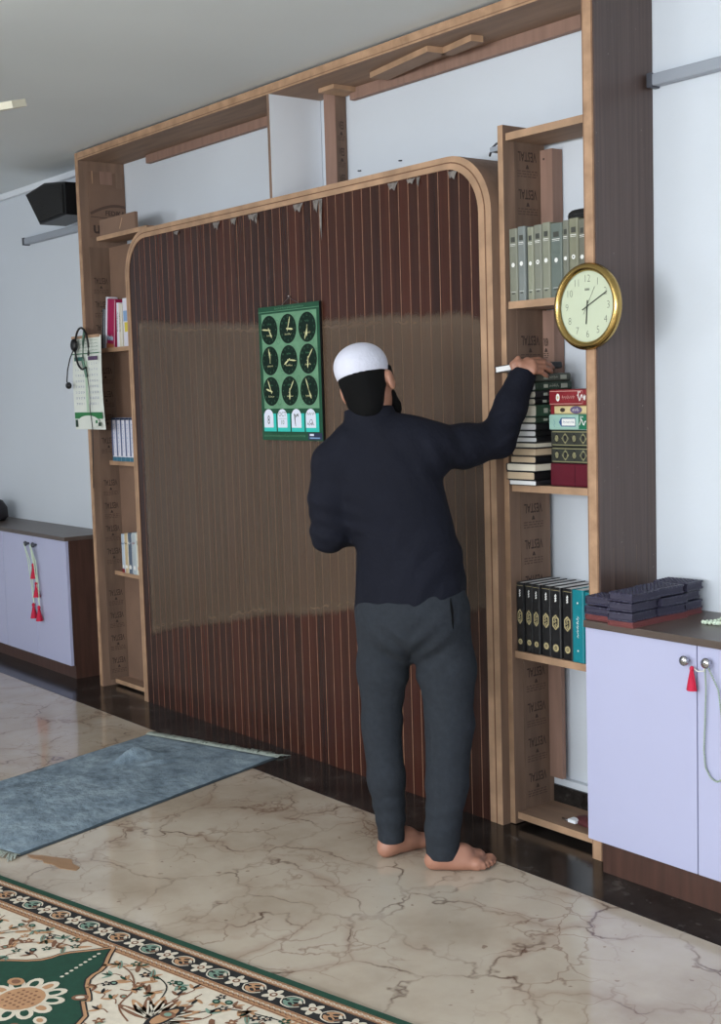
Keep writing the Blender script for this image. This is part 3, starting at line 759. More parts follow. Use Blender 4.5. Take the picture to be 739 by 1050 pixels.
for r in range(3):
    for c in range(3):
        cx = .078+.133*c; cy = H_-.096-.125*r
        b = MB(); b.ring(cx, cy, .0595, .062, CL, CT, .0012, 30); b.disc(cx, cy, .060, CDK, CT, .001, 30)
        for h in range(12):
            a = h*PI/6; 
            b.text(str(h or 12), .012, CGL, CT, z=.0014, cx=cx+.047*math.sin(a), cy=cy+.047*math.cos(a))
        squiggle(b, CT, cx-.022, cx+.022, cy-.022, .01, CIV, r*3+c, .0014, .0012); squiggle(b, CT, cx-.014, cx+.016, cy+.024, .01, CGL, r*3+c+40, .0014, .0015)
        d = part('dial', b, ch)
        for nm, a, l, w in (('minute_hand', angs[r][c][0], .054, .006), ('hour_hand', angs[r][c][1], .038, .008)):
            b = MB(); T = CT @ TR(cx, cy, 0) @ Matrix.Rotation(math.radians(90-a), 4, 'Z')
            b.poly([(-.01, -w*.3, .0022), (l*.7, -w*.5, .0022), (l, 0, .0022), (l*.7, w*.5, .0022), (-.01, w*.3, .0022)], CIV, T); subpart(nm, b, d, ch)
for k in range(4):
    x0 = .016+.099*k; x1 = x0+.09
    b = MB(); rect(b, CT, x0, x1, .036, .110, TQ, .0006)
    xa, xb = x0+.002, x1-.020; xm = (xa+xb)/2; ra = (xb-xa)/2
    b.poly([(xa, .052, .001), (xb, .052, .001), (xb, .098, .001)]+[(xm+ra*math.cos(PI*i/10), .098+.03*math.sin(PI*i/10), .001) for i in range(1, 10)]+[(xa, .098, .001)], CWH, CT)
    if k == 0: b.text('8', .052, M_black, CT, z=.0014, cx=xm, cy=.082, sx=.7)
    if k == 1: b.text('OCT', .026, M_num, CT, z=.0014, cx=xm, cy=.106); rect(b, CT, xa+.006, xb-.006, .0885, .0895, M_num, .0014); b.text('10', .026, M_num, CT, z=.0014, cx=xm, cy=.073)
    if k == 2: b.stroke([(xm-.006, .058), (xm-.01, .08), (xm-.012, .108), (xm-.002, .096), (xm+.006, .106), (xm+.014, .098), (xm+.016, .11)], .006, M_black, CT, .0014, [.003, .005, .009, .006, .008, .006, .003])
    if k == 3: squiggle(b, CT, xa+.008, xb-.008, .108, .018, M_num, 21, .0014, .002); b.ring(xm+.002, .076, .008, .0105, M_black, CT, .0014, 10); squiggle(b, CT, xa+.01, xb-.01, .066, .016, M_black, 23, .0014, .002)
    part('date_card', b, ch)
b = MB(); b.tube([(1.858, .0035, 1.895), (1.858, -.012, 1.899)], .003, M_chrome); b.tube([(1.80, -.004, 1.866), (1.858, -.009, 1.893), (1.92, -.004, 1.866)], .0009, M_greyd)
part('hanging_nail', b, ch)

# ------------------------------------------------------------------ cabinets
def cabinet(xs, yfront, ydoor, label, door_edges, ztop, zd0, zd1, plinth_h, plinth_y, knobs):
    x0, x1 = xs
    r = empty('cabinet', ((x0+x1)/2, (yfront+D)/2, 0), label=label, cat='cabinet')
    b = MB(); b.box(x0+.004, x1-.004, ydoor+.018, D-.034, plinth_h, ztop-.022, M_cabbrown); part('carcass', b, r)
    b = MB(); b.box(x0, x1, yfront, D-.002, ztop-.022, ztop, M_cabtop, bev=.002); part('top', b, r)
    b = MB(); b.box(x0+.03, x1-.004, plinth_y, D-.034, .0015, plinth_h, M_cabbrown); part('plinth', b, r)
    for (a, c), (kx, kz) in zip(door_edges, knobs):
        b = MB(); b.box(a, c, ydoor, ydoor+.0175, zd0, zd1, M_door, bev=.0015); d = part('door', b, r)
        b = MB(); T = TR(kx, ydoor, kz) @ Matrix.Rotation(PI/2, 4, 'X')
        b.lathe([(.006, 0), (.006, .012), (.013, .016), (.0155, .022), (.013, .028), (.006, .0305), (0, .031)], M_chrome if kx > 2 else M_greyd, T, 20); subpart('knob', b, d, r)
    return r
cabinet((3.515, 4.48), -.118, -.105, 'white doored cabinet with dark top at the right, loaded with navy bead stacks', [(3.512, 3.926), (3.930, 4.345)], .797, .108, .772, .108, -.075, [(3.900, .728), (3.975, .732)])
cabinet((-1.95, -.235), -.052, -.045, 'white doored cabinet with dark top at the left, under the speaker', [(-1.08, -.655), (-.651, -.243), (-1.51, -1.084)], .775, .075, .752, .072, -.02, [(-.712, .708), (-.612, .708), (-1.14, .708)])

# strings of beads on the knobs
M_bead = mat('pale_green_bead', (206, 222, 200), .4); M_tassel = mat('crimson_tassel', (190, 26, 62), .8, var=.2, scale=60, stretch=(8, 8, 1)); M_beadd = mat('grey_green_bead', (150, 166, 152), .4)
def beads(b, pts, r, m, step=None):
    P = [Vector(p) for p in pts]; step = step or r*2.05; acc = 0
    b.tube(pts, r*.3, m, 5)
    for a, c in zip(P, P[1:]):
        L = (c-a).length
        while acc < L:
            q = a+(c-a)*(acc/L); b.ell(q, (r, r, r), m, seg=7, rings=5); acc += step
        acc -= L
def tassel(b, x, y, z, h, r, m):
    b.ell((x, y, z), (r*.4, r*.4, r*.5), m, seg=8, rings=6)
    for k in range(14):
        a = k*2.4; q = (k+1)/14; rr = r*math.sqrt(q)
        b.tube([(x+.15*rr*math.cos(a), y+.15*rr*math.sin(a), z), (x+.6*rr*math.cos(a), y+.4*rr*math.sin(a), z-h*.5), (x+rr*math.cos(a), y+.5*rr*math.sin(a), z-h)], .0022, m, 5)
    b.lathe([(r*.25, h), (r*.3, h*.75), (r*.62, h*.35), (r*.85, 0)], m, TR(x, y, z-h), 10)
def arc(p, q, sag, n=10): return [(p[0]+(q[0]-p[0])*i/n, p[1]+(q[1]-p[1])*i/n, p[2]+(q[2]-p[2])*i/n-sag*math.sin(PI*i/n)) for i in range(n+1)]
# right: a long loop with a red tassel
b = MB(); ky = -.131
loop = [(3.975, ky, .726), (3.968, ky+.014, .66), (3.962, ky+.017, .56), (3.957, ky+.018, .48), (3.962, ky+.018, .43), (3.980, ky+.018, .404), (4.0, ky+.018, .397), (4.024, ky+.018, .41), (4.035, ky+.018, .45), (4.030, ky+.018, .51), (4.018, ky+.018, .58), (4.008, ky+.016, .66), (3.982, ky+.004, .724)]
beads(b, loop, .0032, M_beadd); o = thing('prayer_beads', b, 'grey green bead loop with a red tassel hanging from the right cabinet knob', 'prayer beads', (3.985, ky, .72))
b = MB(); b.tube([(3.975, ky, .722), (3.965, ky+.008, .708), (3.942, ky+.012, .703), (3.925, ky+.014, .71)], .002, M_whiteink, 6)
tassel(b, 3.923, ky+.010, .708, .062, .017, M_tassel); q = b.build('tassel', o); q.data.transform(TR(-3.985, -ky, -.72)); q['label'] = 'red tassel'
# left: four strings with tassels on the two knobs
def string(x, zt, zb, label, dx, y):
    b = MB(); beads(b, [(x, y-.004, .706), (x-.012+dx*.3, y+.012, .62), (x-.010+dx*.7, y+.014, (.62+zb)/2), (x+dx, y+.014, zb)], .0035, M_bead)
    beads(b, [(x, y-.004, .706), (x+.014+dx*.3, y+.012, .62), (x+.012+dx*.7, y+.014, (.62+zb)/2), (x+dx+.002, y+.014, zb)], .0035, M_bead)
    o = thing('prayer_beads', b, label, 'prayer beads', (x, y, .706), 'bead strings on the left cabinet knobs')
    b = MB(); tassel(b, x+dx, y+.010, zb, .075, .024, M_tassel); q = b.build('tassel', o); q.data.transform(TR(-x, -y, -.706)); q['label'] = 'red tassel'
yk = -.071
string(-.632, .7, .592, 'pale beads with the highest red tassel, on the left cabinet knobs', .0, yk)
string(-.612, .7, .492, 'pale beads whose red tassel hangs second highest on the left cabinet', .02, yk-.006)
string(-.712, .7, .365, 'pale beads with a low red tassel, hanging on the left knob of the left cabinet', .054, yk)
string(-.606, .7, .362, 'pale beads with a low red tassel, hanging on the right knob of the left cabinet', .042, yk-.01)
# bead necklace lying on the right cabinet
b = MB(); ctr = [(3.845+.03*math.cos(t)+.022*math.cos(2*t), .115+.05*math.sin(t), .803) for t in [2*PI*i/26 for i in range(27)]]
beads(b, ctr, .0062, M_bead); beads(b, [(3.90+.045*math.cos(t), .07+.04*math.sin(t)*math.cos(t*.5), .804) for t in [2*PI*i/22 for i in range(23)]], .0062, M_bead)
thing('prayer_beads', b, 'pale green bead string lying loosely on the top of the right cabinet', 'prayer beads', (3.87, .09, .797))

# navy padded booklets stacked on maroon ones
M_navy = mat('navy_quilted', (44, 42, 64), .38, var=.18, scale=70, bump=.5, bscale=110); M_navyp = mat('navy_pages', (50, 47, 66), .6, var=.1, scale=4, stretch=(1, 1, 60)); M_mar = mat('maroon_cover', (108, 52, 52), .5, var=.1, scale=20)
def booklet(c, rz, w, l, t, m, knobs):
    r = empty('booklet')
    b = MB(); b.box(-w/2, w/2, -l/2, l/2, 0, t*.24, m, bev=.0016); b.box(-w/2, w/2, -l/2, l/2, t*.76, t, m, bev=.0016); b.box(-w/2, -w/2+.003, -l/2, l/2, t*.2, t*.8, m)
    if knobs:
        for i in range(int(w/.014)):
            for j in range(int(l/.016)):
                b.ell((-w/2+.008+.014*i, -l/2+.009+.016*j, t), (.006, .007, .0028), m, seg=6, rings=4)
    b.build('cover', r); p = MB(); p.box(-w/2+.002, w/2-.003, -l/2+.003, l/2-.003, t*.22, t*.78, M_navyp if m is M_navy else M_mar); p.build('pages', r)
    r.location = c; r.rotation_euler = (0, 0, rz); return r
stacks = [(3.560, -.058, .10, .085, 2, 'small stack at the cabinet front left corner', .03), (3.560, .065, .10, .12, 2, 'stack against the dark upright', .02),
          (3.672, -.068, .088, .13, 3, 'big front stack on the right cabinet', .05), (3.668, .062, .092, .125, 3, 'middle stack behind the big front one', -.03), (3.640, .172, .12, .09, 3, 'rear stack by the white wall', .06)]
lev = [['lower', 'upper'], ['bottom', 'middle', 'top']]
for (x, y, w, l, n, where, rz) in stacks:
    z = .7972
    o = booklet((x, y, z), rz, w+.004, l+.004, .017, M_mar, False); tag(o, 'maroon booklet under the '+where, 'booklet', 'maroon booklets under the navy ones'); z += .0172
    for k in range(n):
        t = .026
        o = booklet((x+random.uniform(-.005, .005), y+random.uniform(-.005, .005), z), rz+random.uniform(-.06, .06), w, l, t, M_navy, k == n-1)
        tag(o, '%s navy booklet, %s' % (lev[n-2][k], where), 'booklet', 'navy padded booklets on the right cabinet'); z += t+.003

# dark bag at the left edge, on the left cabinet
b = MB(); prof = [(0, 0), (.10, 0), (.125, .02), (.12, .08), (.09, .12), (.05, .135), (0, .137)]
b.lathe(prof, mat('dark_bag', (34, 28, 34), .7, var=.3, scale=20), TR(-1.565, .09, .775) @ Matrix.Diagonal((1, .8, 1, 1)), 24)
b.ell((-1.455, .04, .83), (.014, .03, .022), mat('pink_patch', (150, 70, 96), .7)); b.tube([(-1.525, .09, .905), (-1.535, .09, .945), (-1.565, .09, .955), (-1.595, .09, .945), (-1.605, .09, .905)], .008, M_black)
thing('bag', b, 'small dark bag with a pink patch on the left cabinet, at the photo edge', 'bag', (-1.5, .09, .775))

# ------------------------------------------------------------------ paper calendar with headset on the left post
cal = empty('paper_calendar', (.05, -.012, 1.6), label='white paper wall calendar with green foot hung on the left upright', cat='calendar')
LT = FRONT(-.105, -.012, 1.352) ; LW, LH = .318, .475
PW = mat('paper_white', (216, 220, 212), .7, var=.04, scale=6); LG = mat('calendar_green', (34, 116, 62), .5); PPL = mat('pill_purple', (84, 60, 92), .6); PGR = mat('pill_teal', (56, 104, 96), .6); DGT = mat('digit_blue', (120, 128, 168), .7)
b = MB()
n = 10
for i in range(n):
    for j in range(2):
        u0, u1 = LW*j/2, LW*(j+1)/2
        def bz(u, v): return .006*math.sin(v*PI*1.2)-.010*(u/LW-.5)*(1-v)
        def px(v): return .0+.004*(1-v)
        v0, v1 = i/n, (i+1)/n
        b.add([(u0+px(v0), v0*LH, bz(u0, v0)), (u1+px(v0), v0*LH, bz(u1, v0)), (u1+px(v1), v1*LH, bz(u1, v1)), (u0+px(v1), v1*LH, bz(u0, v1))], [[0, 1, 2, 3]], PW, LT)
Z = .0085
for x0, m in ((.03, PGR), (.185, PPL)): rect(b, LT, x0, x0+.105, .352, .372, m, Z)
for x0 in (.03, .185):
    for r in range(8):
        for c in range(4):
            b.text(str((r*4+c) % 31+1), .016, DGT, LT, z=Z, cx=x0+.012+.027*c, cy=.335-.029*r)
rect(b, LT, .145, .168, .09, .35, mat('pale_green_strip', (176, 200, 176), .7), Z); rect(b, LT, .008, .312, .385, .39, CGL, Z)
for q in range(4): squiggle(b, LT, .02, .30, .402+.017*q, .01, CGL, 30+q, Z, .001)
pts = [(.005, .028), (.005, .095), (.312, .085), (.312, .06), (.25, .07), (.16, .075), (.08, .058)]
rect(b, LT, .006, .314, .055, .088, LG, Z); b.disc(.16, .038, .12, PW, LT, Z+.0005, 20, ry=.034)
rect(b, LT, .012, .04, .012, .05, mat('dark_green_print', (40, 66, 52), .6), Z+.001); rect(b, LT, .27, .30, .018, .036, mat('dark_green_print', (40, 66, 52), .6), Z+.001); rect(b, LT, .24, .262, .032, .048, LG, Z+.001)
part('page', b, cal)
b = MB(); b.box(-.107, .20, -.016, -.001, 1.818, 1.832, M_edge); b.tube([(.03, .0, 1.85), (.03, -.016, 1.852)], .003, M_chrome); part('top_strip', b, cal)
hs = empty('headset', (.04, -.04, 1.82), label='black wired headset with boom microphone hanging in front of the paper calendar', cat='headset')
b = MB(); hb = [(.0+.075*math.cos(a)+.045, -.034, 1.765+.105*math.sin(a)) for a in [PI*1.62-2*PI*.87*i/26 for i in range(27)]]
b.tube(hb, .0055, M_black, 7); part('headband', b, hs)
b = MB(); b.ell((-.028, -.04, 1.785), (.026, .018, .034), M_black); part('earpiece', b, hs)
b = MB(); b.tube([(-.03, -.04, 1.77), (-.07, -.046, 1.72), (-.098, -.05, 1.66), (-.112, -.05, 1.60), (-.10, -.048, 1.585)], .0035, M_black, 6); b.ell((-.094, -.05, 1.58), (.024, .014, .018), M_black); part('microphone', b, hs)
b = MB(); b.tube([(.085, -.034, 1.672), (.10, -.03, 1.55), (.098, -.03, 1.45), (.102, -.024, 1.36), (.085, -.02, 1.2), (.06, -.014, 1.05)], .0022, M_black, 6); part('cable', b, hs)
b = MB(); b.tube([(.055, -.02, 1.86), (.065, -.034, 1.80), (.04, -.03, 1.7), (.075, -.03, 1.62)], .007, mat('green_cord', (96, 128, 112), .6), 6); part('cord', b, hs)

# ------------------------------------------------------------------ speaker, tube lights, fan, cable
spk = empty('speaker', (-.37, .12, 2.55), label='black box loudspeaker on the wall left of the wood frame', cat='speaker')
SO = [(-.655, 2.632), (-.49, 2.452), (-.165, 2.468), (-.165, 2.636), (-.41, 2.662)]
b = MB(); b.prism(SO, -.17, -.02, M_black, FRONT(0, 0, 0)); part('housing', b, spk)
b = MB(); sc_ = [(x*.9-.04, z*.88+2.555*.12) for x, z in SO]; b.prism(sc_, -.02, -.012, mat('speaker_grille', (18, 18, 19), .8, bump=.8, bscale=300), FRONT(0, 0, 0)); part('grille', b, spk)
b = MB(); b.box(-.36, -.24, .12, D-.001, 2.47, 2.5, M_grey); b.box(-.36, -.24, .16, D-.001, 2.466, 2.50, M_grey, bev=.006); part('bracket', b, spk)
def tube_light(x0, x1, label):
    r = empty('tube_light', ((x0+x1)/2, D-.03, 2.44), label=label, cat='light')
    b = MB(); b.box(x0+.018, x1-.018, D-.04, D-.001, 2.425, 2.462, M_grey, bev=.006); part('housing', b, r)
    for a in (x0, x1-.02):
        b = MB(); b.box(a, a+.02, D-.043, D-.0005, 2.421, 2.465, M_greyd, bev=.003); part('end_cap', b, r)
tube_light(3.500, 4.72, 'slim grey tube light high on the wall right of the dark upright')
tube_light(-1.18, -.02, 'slim grey tube light high on the wall under the black speaker')
FM = mat('fan_ivory', (206, 200, 180), .35)
fx, fy, fz = 1.62, -1.52, 2.44
ang0 = math.atan2(-1.30-fy, 2.27-fx)
fan = empty('ceiling_fan', (fx, fy, CEIL), label='ivory ceiling fan, only a blade tip showing at the upper left', cat='fan')
b = MB(); b.lathe([(0, 0), (.06, 0), (.05, -.05), (.015, -.06), (.015, -.22), (.05, -.23), (.10, -.25), (.115, -.29), (.10, -.33), (.04, -.35), (0, -.352)], FM, TR(fx, fy, CEIL)); part('motor', b, fan)
for k in range(3):
    b = MB(); T = TR(fx, fy, fz) @ Matrix.Rotation(ang0+2*PI*k/3, 4, 'Z') @ Matrix.Rotation(.26, 4, 'X')
    pts = [(.09, -.03), (.2, -.055), (.6, -.065), (.655, -.06), (.685, -.03), (.685, .03), (.655, .06), (.6, .065), (.2, .055), (.09, .03)]
    b.prism(pts, -.011, .011, FM, T); part('blade', b, fan)
b = MB(); b.tube([(2.90, .12, 2.300), (2.93, .10, 2.318), (2.975, .08, 2.325), (3.0, .11, 2.335), (3.022, .14, 2.345)], .004, M_greyd); b.box(2.94, 2.985, .08, .12, 2.301, 2.318, M_grey, bev=.003)
thing('cable', b, 'short dark cable on top of the arched panel near its right corner', 'cable', (2.95, .1, 2.3))
for k, (x, z, lab) in enumerate(((2.011, 2.391, 'tiny dark nail in the white wall, right of the stamped stud'), (2.267, 2.392, 'tiny dark nail in the white wall, above the middle of the panel'), (.86, 2.345, 'tiny dark nail in the white wall near the left top of the panel'))):
    b = MB(); b.tube([(x, D, z), (x, D-.016, z-.002)], .0028, M_greyd); thing('nail', b, lab, 'nail', (x, D, z), 'nails in the white wall')

# ------------------------------------------------------------------ prayer mat on the marble
E_ = Vector((.724, .218)); E_.normalize(); FA = Vector((1.07, -.316)); LDIR = Vector((2.152-1.794, -1.381+.098)).normalized()
M_mat = NT('mat_pile'); v = M_mat.coord((5, 5, 5)); 
n1 = M_mat.noise(v, 1.1, 6, .65); n2 = M_mat.noise(v, 9, 4)
c = M_mat.ramp(n1.outputs['Fac'], [(.34, lin((92, 108, 122))), (.5, lin((128, 146, 160))), (.7, lin((156, 174, 186)))])
c = M_mat.mix(.5, c, M_mat.ramp(n2.outputs['Fac'], [(.3, (.55, .55, .55)), (.7, (1.2, 1.2, 1.2))]), 'MULTIPLY')
wv = M_mat.n('TexWave', wave_type='RINGS'); wv.inputs['Scale'].default_value = .9; wv.inputs['Distortion'].default_value = 14; wv.inputs['Detail'].default_value = 3; M_mat.l(v, wv.inputs['Vector'])
c = M_mat.mix(.14, c, M_mat.ramp(wv.outputs['Fac'], [(.35, lin((62, 80, 92))), (.6, lin((138, 158, 170)))]))
M_mat.l(c, M_mat.b.inputs['Base Color']); M_mat.b.inputs['Roughness'].default_value = .95
bp = M_mat.n('Bump'); bp.inputs['Strength'].default_value = .6; bp.inputs['Distance'].default_value = .01; M_mat.l(n2.outputs['Fac'], bp.inputs['Height']); M_mat.l(bp.outputs[0], M_mat.b.inputs['Normal'])
M_mate = mat('mat_border', (60, 72, 80), .9, var=.1, scale=20); M_fringe = mat('mat_fringe', (150, 158, 150), .9, var=.2, scale=40)
W_m, L_m = .756, 1.34; NU, NV = 60, 100
from mathutils import noise as MN
vs = []; fs = []; mi = []
for i in range(NU+1):
    for j in range(NV+1):
        u = W_m*i/NU; w = L_m*j/NV; p = FA+E_*u+LDIR*w
        z = .008+.0035*MN.noise(Vector((u*7, w*7, 0)))+.0025*MN.noise(Vector((u*22, w*22, 3)))
        d = Vector((u-.17-.25*(w-.2), (w-.27)*1.0)); 
        q = u-.257+.28*(w-.314)
        z += .052*math.exp(-q*q/.0007-(w-.314)**2/.007)-.006*math.exp(-(q+.045)**2/.0006-(w-.314)**2/.007)
        q2 = u-.375+.5*(w-.30); z += .014*math.exp(-q2*q2/.0006-(w-.30)**2/.003)-.004*math.exp(-(q2-.04)**2/.0008-(w-.30)**2/.004)
        e = min(u, W_m-u, w, L_m-w); z = max(.0025, z*min(1, .35+e/.03))
        vs.append((p.x, p.y, z))
for i in range(NU):
    for j in range(NV):
        fs.append([i*(NV+1)+j, i*(NV+1)+j+1, (i+1)*(NV+1)+j+1, (i+1)*(NV+1)+j]); mi.append(1 if (i < 1 or i >= NU-1) else 0)
b = MB()
b.add(vs, fs, M_mat.m, None, True)
k2 = b.slot(M_mate)
for q, s_ in enumerate(mi):
    if s_: b.mi[q] = k2
# underside rim
rim = [i*(NV+1) for i in range(NU+1)]+[NU*(NV+1)+j for j in range(1, NV+1)]+[i*(NV+1)+NV for i in range(NU-1, -1, -1)]+[j for j in range(NV-1, 0, -1)]
rv = [vs[q] for q in rim]; m_ = len(rv)
b.add(rv+[(p[0], p[1], .0016) for p in rv], [[q, (q+1) % m_, m_+(q+1) % m_, m_+q] for q in range(m_)], M_mate)
mo = thing('prayer_mat', b, 'grey blue plush prayer mat lying on the marble with one rumpled fold', 'mat', (FA.x+.4, FA.y-.5, 0))
b = MB()
for end in (0, 1):
    for k in range(150):
        u = W_m*(k+.5)/150; base = FA+E_*u+LDIR*(.004 if end == 0 else L_m-.004); d = (-LDIR if end == 0 else LDIR)
        l = random.uniform(.03, .06); s_ = random.uniform(-.35, .35)+(.5 if u > W_m-.04 else 0)
        t_ = base+d*l+E_*l*s_; md = base+d*l*.5+E_*l*s_*.2
        b.tube([(base.x, base.y, .006), (md.x, md.y, .010+random.uniform(0, .004)), (t_.x, t_.y, .0045)], .0022, M_fringe, 5)
fo = b.build('fringe', mo); fo.data.transform(Matrix.Translation(-mo.location)); fo['kind'] = 'stuff'; fo['label'] = 'pale fringe'
b = MB(); tp = [(2.154, -1.362), (2.19, -1.366), (2.235, -1.345), (2.262, -1.352), (2.30, -1.335), (2.345, -1.335), (2.402, -1.303), (2.385, -1.282), (2.335, -1.285), (2.30, -1.268), (2.262, -1.29), (2.235, -1.305), (2.19, -1.330)]
b.prism([(p[0], p[1]) for p in tp], .0002, .0018, mat('brown_tape', (150, 116, 84), .45, var=.08, scale=20))
thing('tape_strip', b, 'torn strip of brown tape on the marble beside the prayer mat corner', 'tape', (2.28, -1.32, 0))

# ------------------------------------------------------------------ patterned carpet
CO = Vector((2.290, -1.514)); CE = Vector((.9770, .2130)); CN = Vector((.2130, -.9770))
TH = .009
CGRN = mat('carpet_green', (16, 62, 46), .95, var=.12, scale=60); CCRM = mat('carpet_cream', (206, 196, 178), .95, var=.06, scale=60); CTAN = mat('carpet_tan', (176, 134, 98), .95, var=.08, scale=60); CBLK = mat('carpet_black', (26, 26, 27), .95, var=.1, scale=60); CBRN = mat('carpet_brown', (122, 84, 62), .95, var=.1, scale=60); CSGE = mat('carpet_sage', (112, 140, 124), .95, var=.1, scale=60)
# drawing plane: x along the edge, y inwards (flipped so that normals point up)
CTm = Matrix(((CE.x, CN.x, 0, CO.x), (CE.y, CN.y, 0, CO.y), (0, 0, 1, 0), (0, 0, 0, 1)))
cb = MB(); EL0, EL1, NW = -2.2, 3.6, 2.4
cb.box(EL0, EL1, 0, NW, .0005, TH, CCRM, CTm)
ZI = [TH]
def band(n0, n1, m, z): cb.poly([(EL0, n0, TH+z), (EL1, n0, TH+z), (EL1, n1, TH+z), (EL0, n1, TH+z)], m, CTm)
band(0, .024, CGRN, .0003); band(.024, .050, CTAN, .0003); band(.050, .125, CBLK, .0003); band(.125, .160, CTAN, .0003)
band(.026, .029, CBRN, .0006); band(.046, .050, CBRN, .0006); band(.128, .131, CBRN, .0006); band(.154, .158, CBRN, .0006)
def blob(e, n, a, bb, rot, m, z=.0009, seg=12, pinch=0):
    pts = []
    for k in range(seg):
        t = 2*PI*k/seg; x = a*math.cos(t); y = bb*math.sin(t)*(1-pinch*(.5+.5*math.cos(t)))
        pts.append((e+x*math.cos(rot)-y*math.sin(rot), n+x*math.sin(rot)+y*math.cos(rot), TH+z))
    cb.poly(pts, m, CTm)
def cst(pts, w, m, z=.0009, ws=None):
    if len(pts) > 3:
        q = []; P_ = [pts[0]]+list(pts)+[pts[-1]]
        for i in range(1, len(P_)-2):
            for t in (0, .2, .4, .6, .8):
                q.append(tuple(.5*(2*P_[i][c]+(P_[i+1][c]-P_[i-1][c])*t+(2*P_[i-1][c]-5*P_[i][c]+4*P_[i+1][c]-P_[i+2][c])*t*t+(3*P_[i][c]-P_[i-1][c]-3*P_[i+1][c]+P_[i+2][c])*t**3) for c in (0, 1)))
        pts = q+[pts[-1]]
    cb.stroke(pts, w, m, CTm, TH+z, ws)
ER0, ER1 = -.3, 1.75
e = ER0; k = 0
while e < ER1:
    cst([(e, .0375), (e+.008, .033), (e+.016, .0375)], .0035, CCRM); cst([(e, .0375), (e+.008, .042), (e+.016, .0375)], .0035, CCRM)
    cst([(e, .142), (e+.009, .136), (e+.018, .142)], .004, CCRM); cst([(e, .142), (e+.009, .149), (e+.018, .142)], .004, CBRN)
    e += .018
def flower(e, n, r, petals, m1, m2, m3, z=.001, rot=0):
    for k in range(petals):
        a = rot+2*PI*k/petals; blob(e+r*.55*math.cos(a), n+r*.55*math.sin(a), r*.5, r*.3, a, m1, z, 10)
    blob(e, n, r*.36, r*.36, 0, m2, z+.0003); blob(e, n, r*.18, r*.18, 0, m3, z+.0006)
def leaf(e, n, l, w, rot, m, m2=None, z=.001):
    blob(e+l/2*math.cos(rot), n+l/2*math.sin(rot), l/2, w/2, rot, m, z, 12, .5)
    if m2: cst([(e, n), (e+l*.8*math.cos(rot), n+l*.8*math.sin(rot))], w*.16, m2, z+.0003)
e = ER0; k = 0
while e < ER1:
    flower(e, .088, .030, 5, CCRM, CBRN, CCRM, rot=.3*k)
    for s in (-1, 1):
        blob(e+.066, .088+.012*s, .018, .010, .5*s, CSGE if (k+s) % 2 else CTAN); blob(e+.066, .088+.012*s, .010, .005, .5*s, CBLK, .0013)
        leaf(e+.040, .088+.004*s, .032, .014, .7*s, CTAN if k % 2 else CSGE); leaf(e+.094, .088-.004*s, .03, .013, PI-.8*s, CBRN if s > 0 else CCRM)
        cst([(e+.03, .088), (e+.045, .088+.022*s), (e+.075, .088+.026*s), (e+.095, .088+.010*s)], .004, CCRM)
    e += .132; k += 1
def medallion(ec):
    hw = [(.162, .0), (.18, .012), (.205, .032), (.24, .062), (.268, .076), (.29, .078), (.318, .09), (.345, .118), (.37, .158), (.388, .182), (.396, .187), (.405, .178), (.42, .20), (.45, .245), (.5, .27), (.6, .285), (.72, .285), (.9, .27)]
    def ol(d): return [(ec+w+d*(1 if w > .02 else .6), n-d*.9) for n, w in hw]+[(ec-w-d*(1 if w > .02 else .6), n-d*.9) for n, w in hw[::-1]]
    for d, m, z in ((.018, CBLK, .0007), (.014, CTAN, .001), (.006, CBLK, .0013), (.002, CGRN, .0016)):
        R = [(ec+w+d, n-d*.6) for n, w in hw]; L = [(ec-w-d, n-d*.6) for n, w in hw]
        for i in range(len(hw)-1):
            cb.poly([(L[i][0], L[i][1], TH+z), (R[i][0], R[i][1], TH+z), (R[i+1][0], R[i+1][1], TH+z), (L[i+1][0], L[i+1][1], TH+z)], m, CTm)
        cb.poly([(L[0][0], L[0][1], TH+z), (ec, hw[0][0]-d*1.8, TH+z), (R[0][0], R[0][1], TH+z)], m, CTm)
    for k in range(9): blob(ec+.004*k, .195+.0185*k, .0055, .0055, 0, CCRM, .0022, 8)
    fe, fn = ec+.05, .485
    for k in range(12):
        a = 2*PI*k/12; blob(fe+.085*math.cos(a), fn+.085*math.sin(a), .032, .022, a, CCRM, .0022); blob(fe+.083*math.cos(a), fn+.083*math.sin(a), .018, .011, a, CGRN if k % 3 else CTAN, .0025)
    blob(fe, fn, .070, .070, 0, CCRM, .0028, 20); blob(fe, fn, .062, .062, 0, CTAN, .0031, 20)
    for i in range(-3, 4):
        for j in range(-3, 4):
            if i*i+j*j < 10: blob(fe+.016*i, fn+.016*j, .0045, .0045, 0, CBRN, .0034, 8)
    blob(fe-.09, fn-.05, .026, .02, 0, CTAN, .0037); blob(fe-.09, fn-.05, .014, .011, 0, CBRN, .004)
    for q, (a, rr) in enumerate(((.3, .14), (.75, .15), (1.2, .14), (5.6, .15), (2.4, .15), (2.9, .15))):
        ee, nn = fe+rr*math.cos(a), fn+rr*math.sin(a); blob(ee, nn, .022, .016, a, [CCRM, CBRN][q % 2], .0022); blob(ee, nn, .012, .008, a, [CTAN, CCRM][q % 2], .0025)
for ec in (-.07, .732, 1.534): medallion(ec)
